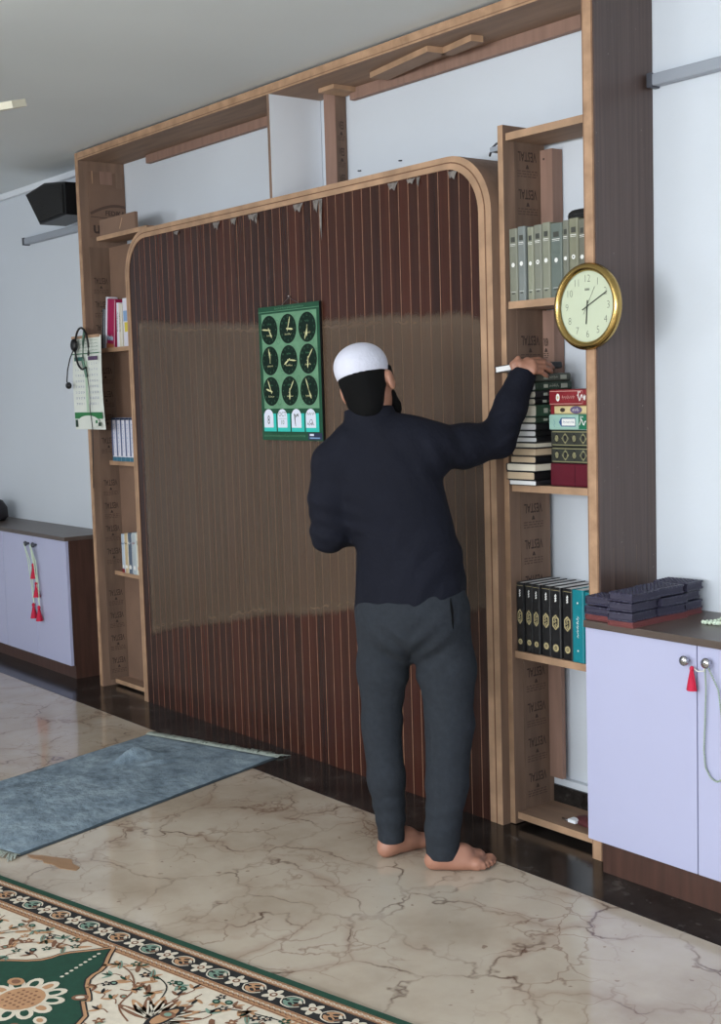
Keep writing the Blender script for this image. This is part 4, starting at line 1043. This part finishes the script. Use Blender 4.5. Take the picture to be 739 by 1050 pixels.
# flourishes in the cream field
rn = random.Random(5)
for ec in (.331, 1.133):
    for s in (-1, 1):
        fe, fn = ec+.015*s, .33
        for k in range(9):
            a = -PI/2+(k-4)*.36+.1*s; leaf(fe, fn+.03, .115, .036, a, CTAN if k % 2 else CBRN, CCRM)
    blob(fe, fn, .064, .032, -PI/2, CBLK, .0014, 14, .4); blob(fe, fn, .046, .022, -PI/2, CTAN, .0017, 14, .4); blob(fe, fn-.01, .024, .016, 0, CBRN, .002); blob(fe, fn-.01, .011, .009, 0, CSGE, .0023)
    for s in (-1, 1):
        cst([(ec+.04*s, .40), (ec+.12*s, .36), (ec+.16*s, .28), (ec+.24*s, .22), (ec+.33*s, .20)], .005, CBRN, .0009)
        cst([(ec+.05*s, .30), (ec+.10*s, .22), (ec+.18*s, .19), (ec+.28*s, .175)], .004, CBLK, .0009)
        for q in range(9):
            t = .1+.1*q; ee = ec+s*(.06+.28*t); nn = .25-.065*t+.035*math.sin(q*1.9); leaf(ee, nn, .05, .018, (PI if s < 0 else 0)+(.8 if q % 2 else -.8), [CTAN, CBRN, CTAN, CSGE][q % 4], CBRN if q % 2 else None)
        for q, (de, nn) in enumerate(((.09, .185), (.17, .255), (.23, .285), (.27, .175), (.15, .32), (.2, .205), (.06, .2), (.1, .44), (.13, .5))):
            m = [CGRN, CBRN, CBLK][q % 3]; flower(ec+de*s, nn, .016, 5, m, CTAN, CCRM, .0012) if q % 2 else (blob(ec+de*s, nn, .013, .01, .4, m, .0012), blob(ec+de*s, nn, .006, .005, 0, CSGE, .0015))
MHW = [(.162, .0), (.2, .03), (.24, .062), (.29, .078), (.345, .118), (.388, .182), (.42, .2), (.5, .27), (.6, .285), (.9, .27)]
def in_med(e, n):
    w = 0
    for (na, wa), (nb, wb) in zip(MHW, MHW[1:]):
        if na <= n <= nb: w = wa+(wb-wa)*(n-na)/(nb-na)
    return any(abs(e-ec) < w+.045 for ec in (-.07, .732, 1.534)) and n > .15
placed = []
for q in range(4000):
    e, n = rn.uniform(-.1, 1.7), rn.uniform(.18, .62)
    if in_med(e, n) or any(math.hypot(e-a, n-b_) < .046 for a, b_ in placed) or any(math.hypot(e-a, n-.36) < .12 for a in (.316, .346, 1.118, 1.148)): continue
    placed.append((e, n)); a = rn.uniform(0, 2*PI); m = [CTAN, CBRN, CTAN, CSGE][len(placed) % 4]
    cst([(e-.024*math.cos(a), n-.024*math.sin(a)), (e-.008*math.sin(a), n+.008*math.cos(a)), (e+.012*math.cos(a), n+.012*math.sin(a)), (e+.03*math.cos(a+.5), n+.03*math.sin(a+.5))], .0035, CBRN, .0009)
    for d in (.9, -.9, .1): leaf(e+.006*math.cos(a), n+.006*math.sin(a), .03, .013, a+d, m if d != .1 else [CTAN, CBLK, CGRN][len(placed) % 3])
    if len(placed) % 3 == 0: flower(e-.02*math.cos(a), n-.02*math.sin(a), .014, 5, [CBLK, CTAN, CGRN][len(placed)//3 % 3], CCRM, CBRN, .0012)
co = cb.build('carpet'); tag(co, 'green bordered floral carpet with cream field at the lower left', 'carpet')

# ------------------------------------------------------------------ the man (continuous implicit surfaces, meshed with surface nets)
MR = np.array([.631, .776, 0]); MD = np.array([-.776, .631, 0]); MU = np.array([0, 0, 1.]); MO = np.array([3.05, -.42, 0])
def W2(p): return tuple(MO+MR*p[0]+MD*p[1]+MU*p[2])
def toL(x, y, z):
    q = np.array([x, y, z])-MO; return (float(q@MR), float(q@MD), float(z))
class Field:
    def __init__(s, lo, hi, h):
        s.lo = np.array(lo, float); s.h = h
        s.n = np.ceil((np.array(hi)-s.lo)/h).astype(int)+1
        s.F = np.full(s.n, .2, np.float32)
        s.ax = [s.lo[i]+h*np.arange(s.n[i]) for i in range(3)]
    def sub(s, lo, hi):
        a = [max(0, int((lo[i]-s.lo[i])/s.h)) for i in range(3)]; b = [min(s.n[i], int((hi[i]-s.lo[i])/s.h)+2) for i in range(3)]
        sl = tuple(slice(a[i], max(b[i], a[i])) for i in range(3))
        X = s.ax[0][sl[0]][:, None, None]; Y = s.ax[1][sl[1]][None, :, None]; Z = s.ax[2][sl[2]][None, None, :]
        return sl, X, Y, Z
    def smin(s, sl, d, k):
        a = s.F[sl]; hh = np.clip(.5+.5*(a-d)/k, 0, 1) if k > 0 else None
        s.F[sl] = (a*(1-hh)+d*hh-k*hh*(1-hh)) if k > 0 else np.minimum(a, d)
    def cone(s, a, b, ra, rb, k=.02, flat=None):
        a = np.array(a, float); b = np.array(b, float); m = max(ra, rb)+k*2+.03
        sl, X, Y, Z = s.sub(np.minimum(a, b)-m, np.maximum(a, b)+m)
        ba = b-a; t = ((X-a[0])*ba[0]+(Y-a[1])*ba[1]+(Z-a[2])*ba[2])/(ba@ba); t = np.clip(t, 0, 1)
        d = np.sqrt((X-a[0]-t*ba[0])**2+(Y-a[1]-t*ba[1])**2+(Z-a[2]-t*ba[2])**2)-(ra+(rb-ra)*t)
        s.smin(sl, d, k); return s
    def chain(s, pts, rs, k=.02):
        for i in range(len(pts)-1): s.cone(pts[i], pts[i+1], rs[i], rs[i+1], k)
        return s
    def _ell(s, c, r, B):
        c = np.array(c, float); r = np.array(r, float); m = max(r)+.06
        sl, X, Y, Z = s.sub(c-m, c+m)
        q = [((X-c[0])*B[i][0]+(Y-c[1])*B[i][1]+(Z-c[2])*B[i][2]) for i in range(3)]
        k0 = np.sqrt(sum((q[i]/r[i])**2 for i in range(3))); k1 = np.sqrt(sum((q[i]/r[i]**2)**2 for i in range(3)))+1e-6
        return sl, k0*(k0-1)/k1, q
    def ell(s, c, r, B=np.eye(3), k=.02):
        sl, d, q = s._ell(c, r, B); s.smin(sl, d, k); return s
    def carve(s, c, r, B=np.eye(3)):
        sl, d, q = s._ell(c, r, B); s.F[sl] = np.maximum(s.F[sl], -d); return s
    def plane(s, p, n):
        """keep the side the normal points away from"""
        n = np.array(n, float); n /= np.linalg.norm(n)
        d = (s.ax[0][:, None, None]-p[0])*n[0]+(s.ax[1][None, :, None]-p[1])*n[1]+(s.ax[2][None, None, :]-p[2])*n[2]
        s.F = np.maximum(s.F, d).astype(np.float32); return s
    def plane_near(s, p, n, c, rad):
        n = np.array(n, float); n /= np.linalg.norm(n); c = np.array(c)
        sl, X, Y, Z = s.sub(c-rad, c+rad)
        d = (X-p[0])*n[0]+(Y-p[1])*n[1]+(Z-p[2])*n[2]
        s.F[sl] = np.maximum(s.F[sl], d); return s
    def disp(s, fn):
        X = s.ax[0][:, None, None]; Y = s.ax[1][None, :, None]; Z = s.ax[2][None, None, :]
        s.F = (s.F+fn(X, Y, Z)).astype(np.float32); return s
    def mesh(s):
        F = s.F; S = F < 0; n = np.array(F.shape)
        c = S[:-1, :-1, :-1].astype(np.int8)
        cnt = np.zeros_like(c)
        offs = [(i, j, k) for i in (0, 1) for j in (0, 1) for k in (0, 1)]
        for o in offs: cnt += S[o[0]:n[0]-1+o[0], o[1]:n[1]-1+o[1], o[2]:n[2]-1+o[2]]
        cells = np.argwhere((cnt > 0) & (cnt < 8)); idx = -np.ones(cnt.shape, np.int64); idx[tuple(cells.T)] = np.arange(len(cells))
        acc = np.zeros((len(cells), 3)); num = np.zeros(len(cells))
        for a in offs:
            for ax in range(3):
                if a[ax]: continue
                bq = list(a); bq[ax] = 1
                fa = F[tuple((cells+np.array(a)).T)]; fb = F[tuple((cells+np.array(bq)).T)]
                cr = (fa < 0) != (fb < 0); t = np.where(cr, fa/np.where(cr, fa-fb, 1), 0)
                p = np.tile(np.array(a, float), (len(cells), 1)); p[:, ax] = t
                acc += p*cr[:, None]; num += cr
        V = s.lo+s.h*(cells+acc/num[:, None])
        Q = []
        for ax in range(3):
            u, v = [(1, 2), (2, 0), (0, 1)][ax]
            sa = [slice(None)]*3; sb = [slice(None)]*3; sa[ax] = slice(0, -1); sb[ax] = slice(1, None)
            ch = S[tuple(sa)] != S[tuple(sb)]; e = np.argwhere(ch)
            ok = (e[:, u] > 0) & (e[:, v] > 0) & (e[:, u] < n[u]-1) & (e[:, v] < n[v]-1); e = e[ok]
            ins = S[tuple(e.T)]
            du = np.zeros(3, int); du[u] = 1; dv = np.zeros(3, int); dv[v] = 1
            q = np.stack([idx[tuple((e-du-dv).T)], idx[tuple((e-dv).T)], idx[tuple(e.T)], idx[tuple((e-du).T)]], 1)
            q[~ins] = q[~ins][:, ::-1]; Q.append(q)
        return V, np.concatenate(Q)
def fbuild(name, fields, m, parent=None, loc=None, relax=2):
    VV = []; QQ = []; off = 0
    for f in fields:
        V, Q = f.mesh()
        for _ in range(relax):      # light Laplacian smoothing
            sm = np.zeros_like(V); ct = np.zeros(len(V))
            for a in range(4):
                b_ = Q[:, (a+1) % 4]; np.add.at(sm, Q[:, a], V[b_]); np.add.at(ct, Q[:, a], 1); np.add.at(sm, b_, V[Q[:, a]]); np.add.at(ct, b_, 1)
            V = V*.5+.5*sm/np.maximum(ct, 1)[:, None]
        VV.append(V); QQ.append(Q+off); off += len(V)
    V = np.concatenate(VV); Q = np.concatenate(QQ)
    W = MO+V[:, :1]*MR+V[:, 1:2]*MD+V[:, 2:3]*MU
    if loc is not None: W = W-np.array(loc)
    me = bpy.data.meshes.new(name); me.from_pydata(W.tolist(), [], Q.tolist()); me.materials.append(m)
    me.polygons.foreach_set('use_smooth', [True]*len(me.polygons)); me.update()
    o = bpy.data.objects.new(name, me); COL.objects.link(o)
    if parent: o.parent = parent
    return o

# joints (r: to the right of the view, d: away from it, z)
SHR = (.075, -.01, 1.328); ELR = (.300, .10, 1.345); WRR = (.397, .166, 1.556)
SHL = (-.222, .0, 1.285); ELL = (-.245, .01, 1.065); WRL = (-.085, .205, 1.075)
NECK = (-.105, .0, 1.40); HC = np.array((-.113, .006, 1.535))
HIPL = (-.078, .01, .80); KNL = (-.097, .045, .43); ANL = (-.076, .022, .09)
HIPR = (.098, .0, .80); KNR = (.120, -.02, .44); ANR = (.084, -.102, .085)
# head frame: turned right, tilted to its left
yaw = math.radians(24); tilt = math.radians(15)
hf = np.array((math.sin(yaw), math.cos(yaw), .04)); hf /= np.linalg.norm(hf)
hr = np.cross(hf, (0, 0, 1)); hr /= np.linalg.norm(hr); hu = np.cross(hr, hf)
hr, hu = hr*math.cos(tilt)+hu*math.sin(tilt), hu*math.cos(tilt)-hr*math.sin(tilt)
HB_ = np.array((hr, hf, hu))
def hp(a, b_, c): return HC+hr*a+hf*b_+hu*c

# body: head, neck, trunk and limbs under the clothes
f1 = Field((-.36, -.22, .28), (.45, .36, 1.70), .0055)
f1.ell(HC+hu*.018-hf*.006, (.077, .096, .096), HB_, 0).ell(hp(0, .022, -.045), (.056, .068, .072), HB_, .03)
f1.cone((-.108, .0, 1.38), tuple(hp(0, -.02, -.06)), .062, .056, .025)
f1.cone(tuple(hp(0, .088, .0)), tuple(hp(0, .112, -.03)), .010, .013, .012)          # nose
f1.cone(tuple(hp(-.02, .096, -.062)), tuple(hp(.02, .096, -.062)), .007, .007, .008)      # mouth
f1.ell(hp(0, .075, -.098), (.026, .022, .02), HB_, .02)                                # chin
for s in (-1, 1):
    f1.carve(hp(.031*s, .098, .012), (.016, .012, .010), HB_)
    f1.cone(tuple(hp(.014*s, .090, .028)), tuple(hp(.05*s, .076, .028)), .006, .006, .01)
    f1.ell(hp(.084*s, -.004, -.012), (.010, .021, .033), HB_, .006); f1.carve(hp(.094*s, .004, -.010), (.006, .010, .016), HB_)
f1.ell((-.075, 0, 1.22), (.15, .085, .2), k=.03).ell((0, 0, .95), (.13, .09, .2), k=.04)
f1.chain([SHR, ELR, WRR], [.055, .042, .022]).chain([SHL, ELL, WRL], [.055, .042, .030])
f1.cone(SHL, SHR, .055, .055, .03)
f1.chain([HIPL, KNL, (-.090, .026, .3)], [.075, .05, .04]).chain([HIPR, KNR, (.108, -.045, .3)], [.078, .054, .045])
# feet
def foot(heel, dirw, ank, big, knee, L=.245):
    """heel: world xy under the heel; dirw: world direction of the toes"""
    h0 = np.array(toL(heel[0], heel[1], 0)); dl = np.array((dirw[0]*.631+dirw[1]*.776, -dirw[0]*.776+dirw[1]*.631, 0)); dl /= np.linalg.norm(dl)
    sd = np.array((-dl[1], dl[0], 0))*big     # towards the big toe
    P = lambda a, b_, c: tuple(h0+dl*a+sd*b_+np.array((0, 0, c)))
    lo = np.minimum(h0, h0+dl*L)-.1; hi = np.maximum(h0, h0+dl*L)+.1; lo[2] = -.01; hi[2] = .38
    f = Field(lo, hi, .0032)
    f.cone(P(.026, 0, .027), P(.05, 0, .032), .027, .030, .012)
    f.cone(P(.045, .0, .04), P(.12, .004, .042), .034, .036, .02); f.cone(P(.10, .012, .036), P(.172, .026, .024), .034, .024, .02); f.cone(P(.09, -.014, .026), P(.158, -.026, .020), .026, .019, .02)
    f.cone(P(.17, .026, .022), P(.165, -.024, .018), .022, .018, .015)
    for (a, b_, l, r) in ((.190, .030, .044, .0135), (.190, .010, .040, .0098), (.186, -.006, .034, .0092), (.178, -.020, .028, .0088), (.168, -.033, .024, .0085)):
        f.cone(P(a-.01, b_, .017), P(a+l*.55, b_*1.06, .017), r*.95, r, .006); f.cone(P(a+l*.5, b_*1.06, .016), P(a+l-r, b_*1.08, .011), r, r*.9, .004)
    f.cone(P(.056, .0, .05), ank, .031, .031, .03); f.cone(ank, tuple(np.array(ank)*.5+np.array(knee)*.5), .030, .034, .02)
    f.ell(np.array(P(.055, .033, .075)), (.012, .012, .012), k=.012); f.ell(np.array(P(.05, -.033, .068)), (.012, .012, .012), k=.012)
    f.plane((0, 0, .0015), (0, 0, -1)); return f
fL = foot((2.985, -.515), (-.10, .97), ANL, -1, KNL); fR = foot((3.153, -.469), (.55, .78), ANR, 1, KNR, .243)
# right hand closed over the spine of the held book
def hand_r():
    wr = np.array(WRR); f = Field(wr-np.array((.11, .13, .14)), wr+np.array((.13, .17, .15)), .0024)
    L = lambda x, y, z: toL(x+.022, y+.010, z-.010)
    kn = [L(3.160, -.012, 1.603), L(3.176, -.006, 1.597), L(3.186, -.008, 1.583), L(3.190, -.014, 1.569)]
    base = (wr[0], wr[1], wr[2]+.012)
    f.cone(WRR, base, .030, .028, .015); f.cone((.384, .148, 1.580), (.398, .152, 1.578), .017, .017, .012)
    for q, r in zip(kn, (.0125, .0125, .012, .011)):
        b0 = np.array(base)*.85+np.array(q)*.15; f.cone(tuple(b0), q, .019, r, .012)
    fing = [[kn[0], L(3.170, .030, 1.606), L(3.172, .058, 1.6), L(3.168, .078, 1.594)],
            [kn[1], L(3.184, .038, 1.597), L(3.182, .068, 1.588), L(3.176, .088, 1.580)],
            [kn[2], L(3.191, .034, 1.582), L(3.187, .060, 1.573), L(3.180, .078, 1.566)],
            [kn[3], L(3.193, .020, 1.566), L(3.189, .040, 1.557), L(3.183, .054, 1.552)]]
    for F_, r in zip(fing, (.0094, .0096, .0092, .0082)):
        f.chain(F_, [r*1.12, r, r*.93, r*.82], .003)
    f.chain([tuple(np.array(base)+np.array((-.018, -.006, .0))), L(3.143, -.048, 1.567), L(3.136, -.052, 1.592), L(3.142, -.036, 1.612)], [.018, .0125, .0112, .009], .006)
    f.chain([WRR, tuple(np.array(WRR)*.7+np.array(ELR)*.3)], [.030, .034], .01)
    return f
def hand_l():
    w = np.array(WRL); f = Field(w-np.array((.08, .09, .09)), w+np.array((.16, .16, .12)), .003)
    dv = np.array((.6, .78, .12)); dv /= np.linalg.norm(dv); up = np.array((0, 0, 1.)); sd = np.cross(dv, up); up = np.cross(sd, dv)
    P = lambda a, b_, c: tuple(w+dv*a+up*b_+sd*c)
    f.cone(tuple(w-dv*.04), P(.02, 0, 0), .031, .027, .01)
    for k, (b_, l) in enumerate(((.027, .034), (.009, .040), (-.009, .036), (-.026, .028))):
        f.cone(P(.02, b_*.5, 0), P(.085, b_, 0), .018, .0115, .012)
        f.chain([P(.085, b_, 0), P(.085+l, b_, -.012), P(.085+l*1.25, b_*.95, -.034), P(.085+l*.95, b_*.9, -.05)], [.0108, .0095, .0088, .0078], .003)
    f.chain([P(.02, .02, -.006), P(.05, .042, -.022), P(.075, .045, -.042), P(.088, .034, -.056)], [.017, .0125, .011, .009], .006)
    return f
ploc = (3.06, -.41, 0)
man = fbuild('person', [f1, fL, fR, hand_r(), hand_l()], M_skin, None, ploc, 1)
man.location = ploc
tag(man, 'man in white cap, navy jacket and slate trousers reaching to the bookshelf, seen from behind', 'person')
# eyes
b = MB()
for s in (-1, 1):
    c = W2(hp(.031*s, .082, .012)); b.ell(c, (.0115, .0115, .0115), M_whiteink); c2 = W2(hp(.031*s, .0915, .012)); b.ell(c2, (.0045, .0045, .0045), M_hair)
eo = b.build('eyes', man); eo.data.transform(Matrix.Translation([-q for q in ploc]))
# hair and beard
f = Field((-.26, -.14, 1.38), (.04, .18, 1.68), .004)
f.ell(HC+hu*.02-hf*.012, (.0775, .096, .100), HB_, 0)
f.ell(hp(0, -.050, -.055), (.058, .046, .065), HB_, .03)
f.plane(tuple(hp(0, .035, 0)), tuple(hf+hu*.25))
for s in (-1, 1): f.carve(hp(.095*s, .03, -.055), (.026, .048, .055), HB_); f.cone(tuple(hp(.076*s, .026, .03)), tuple(hp(.074*s, .03, -.02)), .008, .007, .004)
f.plane(tuple(hp(0, -.05, -.112)), tuple(-hu-hf*.25))
fbuild('hair', [f], M_hair, man, ploc, 1)
f = Field((-.26, -.1, 1.36), (.04, .22, 1.58), .004)
f.cone(tuple(hp(-.058, .03, -.05)), tuple(hp(-.04, .075, -.098)), .012, .020, .012); f.cone(tuple(hp(.060, .032, -.05)), tuple(hp(.042, .068, -.096)), .011, .018, .012)
f.cone(tuple(hp(-.026, .076, -.104)), tuple(hp(.026, .076, -.104)), .024, .024, .012); f.cone(tuple(hp(0, .078, -.11)), tuple(hp(0, .070, -.145)), .028, .018, .02)
f.cone(tuple(hp(.045, .058, -.085)), tuple(hp(.036, .056, -.130)), .017, .013, .015)
f.cone(tuple(hp(-.03, .1, -.05)), tuple(hp(.03, .1, -.05)), .006, .006, .006)
f.disp(lambda X, Y, Z: .0015*np.sin(X*500)*np.sin(Z*260)*np.sin(Y*420))
fbuild('beard', [f], M_hair, man, ploc, 1)
# cap: a stiff brimless drum with a soft domed crown
f = Field((-.26, -.14, 1.50), (.04, .16, 1.72), .004)
cc = HC+hu*.044-hf*.010
f.ell(cc, (.0805, .099, .080), HB_, 0)
f.ell(cc+hu*.022, (.076, .093, .060), HB_, .02)
f.plane(tuple(cc-hu*.022), tuple(-hu-hf*.10))
cap = fbuild('cap', [f], M_cap, man, ploc, 1); cap['label'] = 'white skull cap'
# jacket
f = Field((-.38, -.25, .72), (.50, .36, 1.60), .005)
a0 = math.radians(16); TB = np.array(((math.cos(a0), -math.sin(a0), 0), (math.sin(a0), math.cos(a0), 0), (0, 0, 1)))
f.ell((-.075, .0, 1.22), (.188, .118, .205), TB, 0)
f.chain([SHL, (-.155, -.006, 1.345), (-.07, -.012, 1.372), (.02, -.014, 1.354), SHR], [.068, .060, .064, .062, .072], .05)
f.ell((-.006, .0, 1.02), (.160, .115, .26), TB, .05); f.ell((.003, .0, .83), (.180, .131, .25), TB, .04)
f.cone((.13, -.02, 1.0), (.150, .01, .88), .035, .030, .04)
f.chain([SHR, (.19, .045, 1.328), ELR], [.078, .066, .061], .035); f.chain([ELR, (.350, .134, 1.450), WRR], [.062, .052, .043], .02)
f.chain([SHL, (-.243, -.002, 1.18), ELL], [.070, .063, .060], .03); f.chain([ELL, (-.17, .11, 1.06), WRL], [.060, .050, .042], .02)
wd = np.array(WRR)-np.array((.350, .134, 1.450)); f.plane_near(WRR, wd, WRR, .08)
wl = np.array(WRL)-np.array((-.17, .11, 1.06)); f.plane_near(WRL, wl, WRL, .08)
def wr(X, Y, Z):
    lo = np.exp(-((Z-.93)/.14)**2); e = (X-ELR[0])**2+(Y-ELR[1])**2+(Z-ELR[2])**2
    w = .003*lo*np.sin(75*(Z*.80-X*.6)+5*np.sin(X*9+Z*4))*(.5+.5*np.sin(X*13+Z*7))
    w = w+.0022*np.exp(-e/.012)*np.sin(150*(X*.5-Z*.8)+3*np.sin(Z*20))
    sh = (X-.12)**2+(Z-1.27)**2; w = w+.003*np.exp(-sh/.012)*np.sin(110*(X*.85+Z*.45))
    el = (X+.25)**2+(Z-1.08)**2; w = w+.0035*np.exp(-el/.014)*np.sin(120*(Z+.3*X))
    w = w+.002*np.sin(X*22+3*np.sin(Z*11))*np.sin(Z*17+Y*9)
    return w
f.disp(wr)
f.cone((-.106, .0, 1.37), (-.112, .004, 1.50), .079, .079, .014)
f.plane((0, 0, .802), (.37, 0, -1))
f.plane_near((-.112, 0, 1.457), (-.08, .1, 1), (-.11, 0, 1.51), .14)
jk = fbuild('jacket', [f], M_jacket, man, ploc, 2); jk['label'] = 'navy jacket'
def tube_part(nm, pts, r, m, par, rads=None, lab=None, seg=10):
    b = MB(); b.tube([W2(p) for p in pts], r, m, seg, rads=rads); o = b.build(nm, par); o.data.transform(Matrix.Translation([-q for q in ploc]))
    if lab: o['label'] = lab
# trousers
f = Field((-.26, -.22, .0), (.30, .24, .95), .005)
f.ell((.01, .0, .84), (.172, .122, .17), TB, 0); f.ell((.06, -.055, .79), (.10, .075, .10), TB, .05); f.ell((-.045, -.05, .79), (.10, .07, .10), TB, .05)
f.chain([HIPL, (-.09, .03, .62), KNL], [.094, .078, .064], .035); f.chain([KNL, (-.088, .022, .26), (ANL[0], ANL[1], .13)], [.064, .060, .050], .02)
f.chain([HIPR, (.115, -.004, .62), KNR], [.094, .088, .076], .035); f.chain([KNR, (.106, -.058, .26), (ANR[0], ANR[1], .12)], [.078, .066, .056], .02)
for A, r0, zc in ((ANL, .045, .05), (ANR, .055, .036)):
    f.cone((A[0], A[1], .12), (A[0], A[1], zc), r0, r0-.002, .008); f.plane_near((A[0], A[1], zc), (0, 0, -1), (A[0], A[1], .0), .11)
f.plane((0, 0, .90), (-.30, 0, 1))
def wt(X, Y, Z):
    w = .0018*np.exp(-((Z-.17)/.06)**2)*np.sin(110*Z+20*X+2*np.sin(X*30)) + .0016*np.exp(-((Z-.47)/.09)**2)*np.sin(70*(Z+.8*X)+9*Y)
    cr = (X-.0)**2+(Z-.70)**2; w = w+.0045*np.exp(-cr/.014)*np.sin(85*(Z-np.abs(X)*.9)) + .0018*np.sin(X*26+2*np.sin(Z*9))*np.sin(Z*13)
    return w
f.disp(wt)
tr = fbuild('trousers', [f], M_trouser, man, ploc, 2); tr['label'] = 'slate grey trousers with ribbed cuffs'
pk = [(.1265, -.1122, .8662), (.1290, -.1188, .8458), (.1313, -.1228, .8219), (.1322, -.1230, .7975), (.1332, -.1207, .7695)]
tube_part('pocket', pk, .004, M_hair, tr, [.001, .0035, .0048, .004, .001], 'dark pocket slit', 6)

# ------------------------------------------------------------------ light and camera
def area(nm, loc, rot, sx, sy, power, col):
    l = bpy.data.lights.new(nm, 'AREA'); l.shape = 'RECTANGLE'; l.size = sx; l.size_y = sy; l.energy = power; l.color = col
    o = bpy.data.objects.new(nm, l); COL.objects.link(o); o.location = loc; o.rotation_euler = rot; return o
area('window_light', (4.6, YF+.05, 1.75), (PI/2, 0, 0), 2.2, 1.3, 205, (.93, .97, 1.0))
area('window_light', (7.6, YF+.05, 1.7), (PI/2, 0, 0), 1.8, 1.3, 165, (.93, .97, 1.0))
area('window_light', (.4, YF+.05, 1.75), (PI/2, 0, 0), 1.8, 1.3, 55, (.93, .97, 1.0))
area('ceiling_lamp', (3.2, -4.0, CEIL-.03), (0, 0, 0), 1.2, .3, 35, (1, .98, .95))
w = bpy.data.worlds.new('World'); SC.world = w; w.use_nodes = True
w.node_tree.nodes['Background'].inputs[0].default_value = (.6, .65, .72, 1); w.node_tree.nodes['Background'].inputs[1].default_value = .2
CAMLOC = (6.20913, -3.06664, 1.51966); CAMROT = (1.476672, -0.029776, 0.908704); CAMF = 1339.73
cam = bpy.data.cameras.new('camera'); co = bpy.data.objects.new('camera', cam); COL.objects.link(co)
def Rm(rx, ry, rz): return Matrix.Rotation(rz, 4, 'Z') @ Matrix.Rotation(rx, 4, 'X') @ Matrix.Rotation(ry, 4, 'Z')
co.matrix_world = Matrix.Translation(CAMLOC) @ Rm(*CAMROT)
cam.sensor_fit = 'VERTICAL'; cam.sensor_height = 24; cam.lens = CAMF/1050*24; cam.clip_start = .05
SC.camera = co
SC.view_settings.view_transform = 'Standard'; SC.view_settings.look = 'None'; SC.view_settings.gamma = 1; SC.view_settings.use_curve_mapping = False
SC.view_settings.exposure = -0.12
SC.cycles.max_bounces = 8; SC.cycles.diffuse_bounces = 5; SC.cycles.sample_clamp_indirect = 6
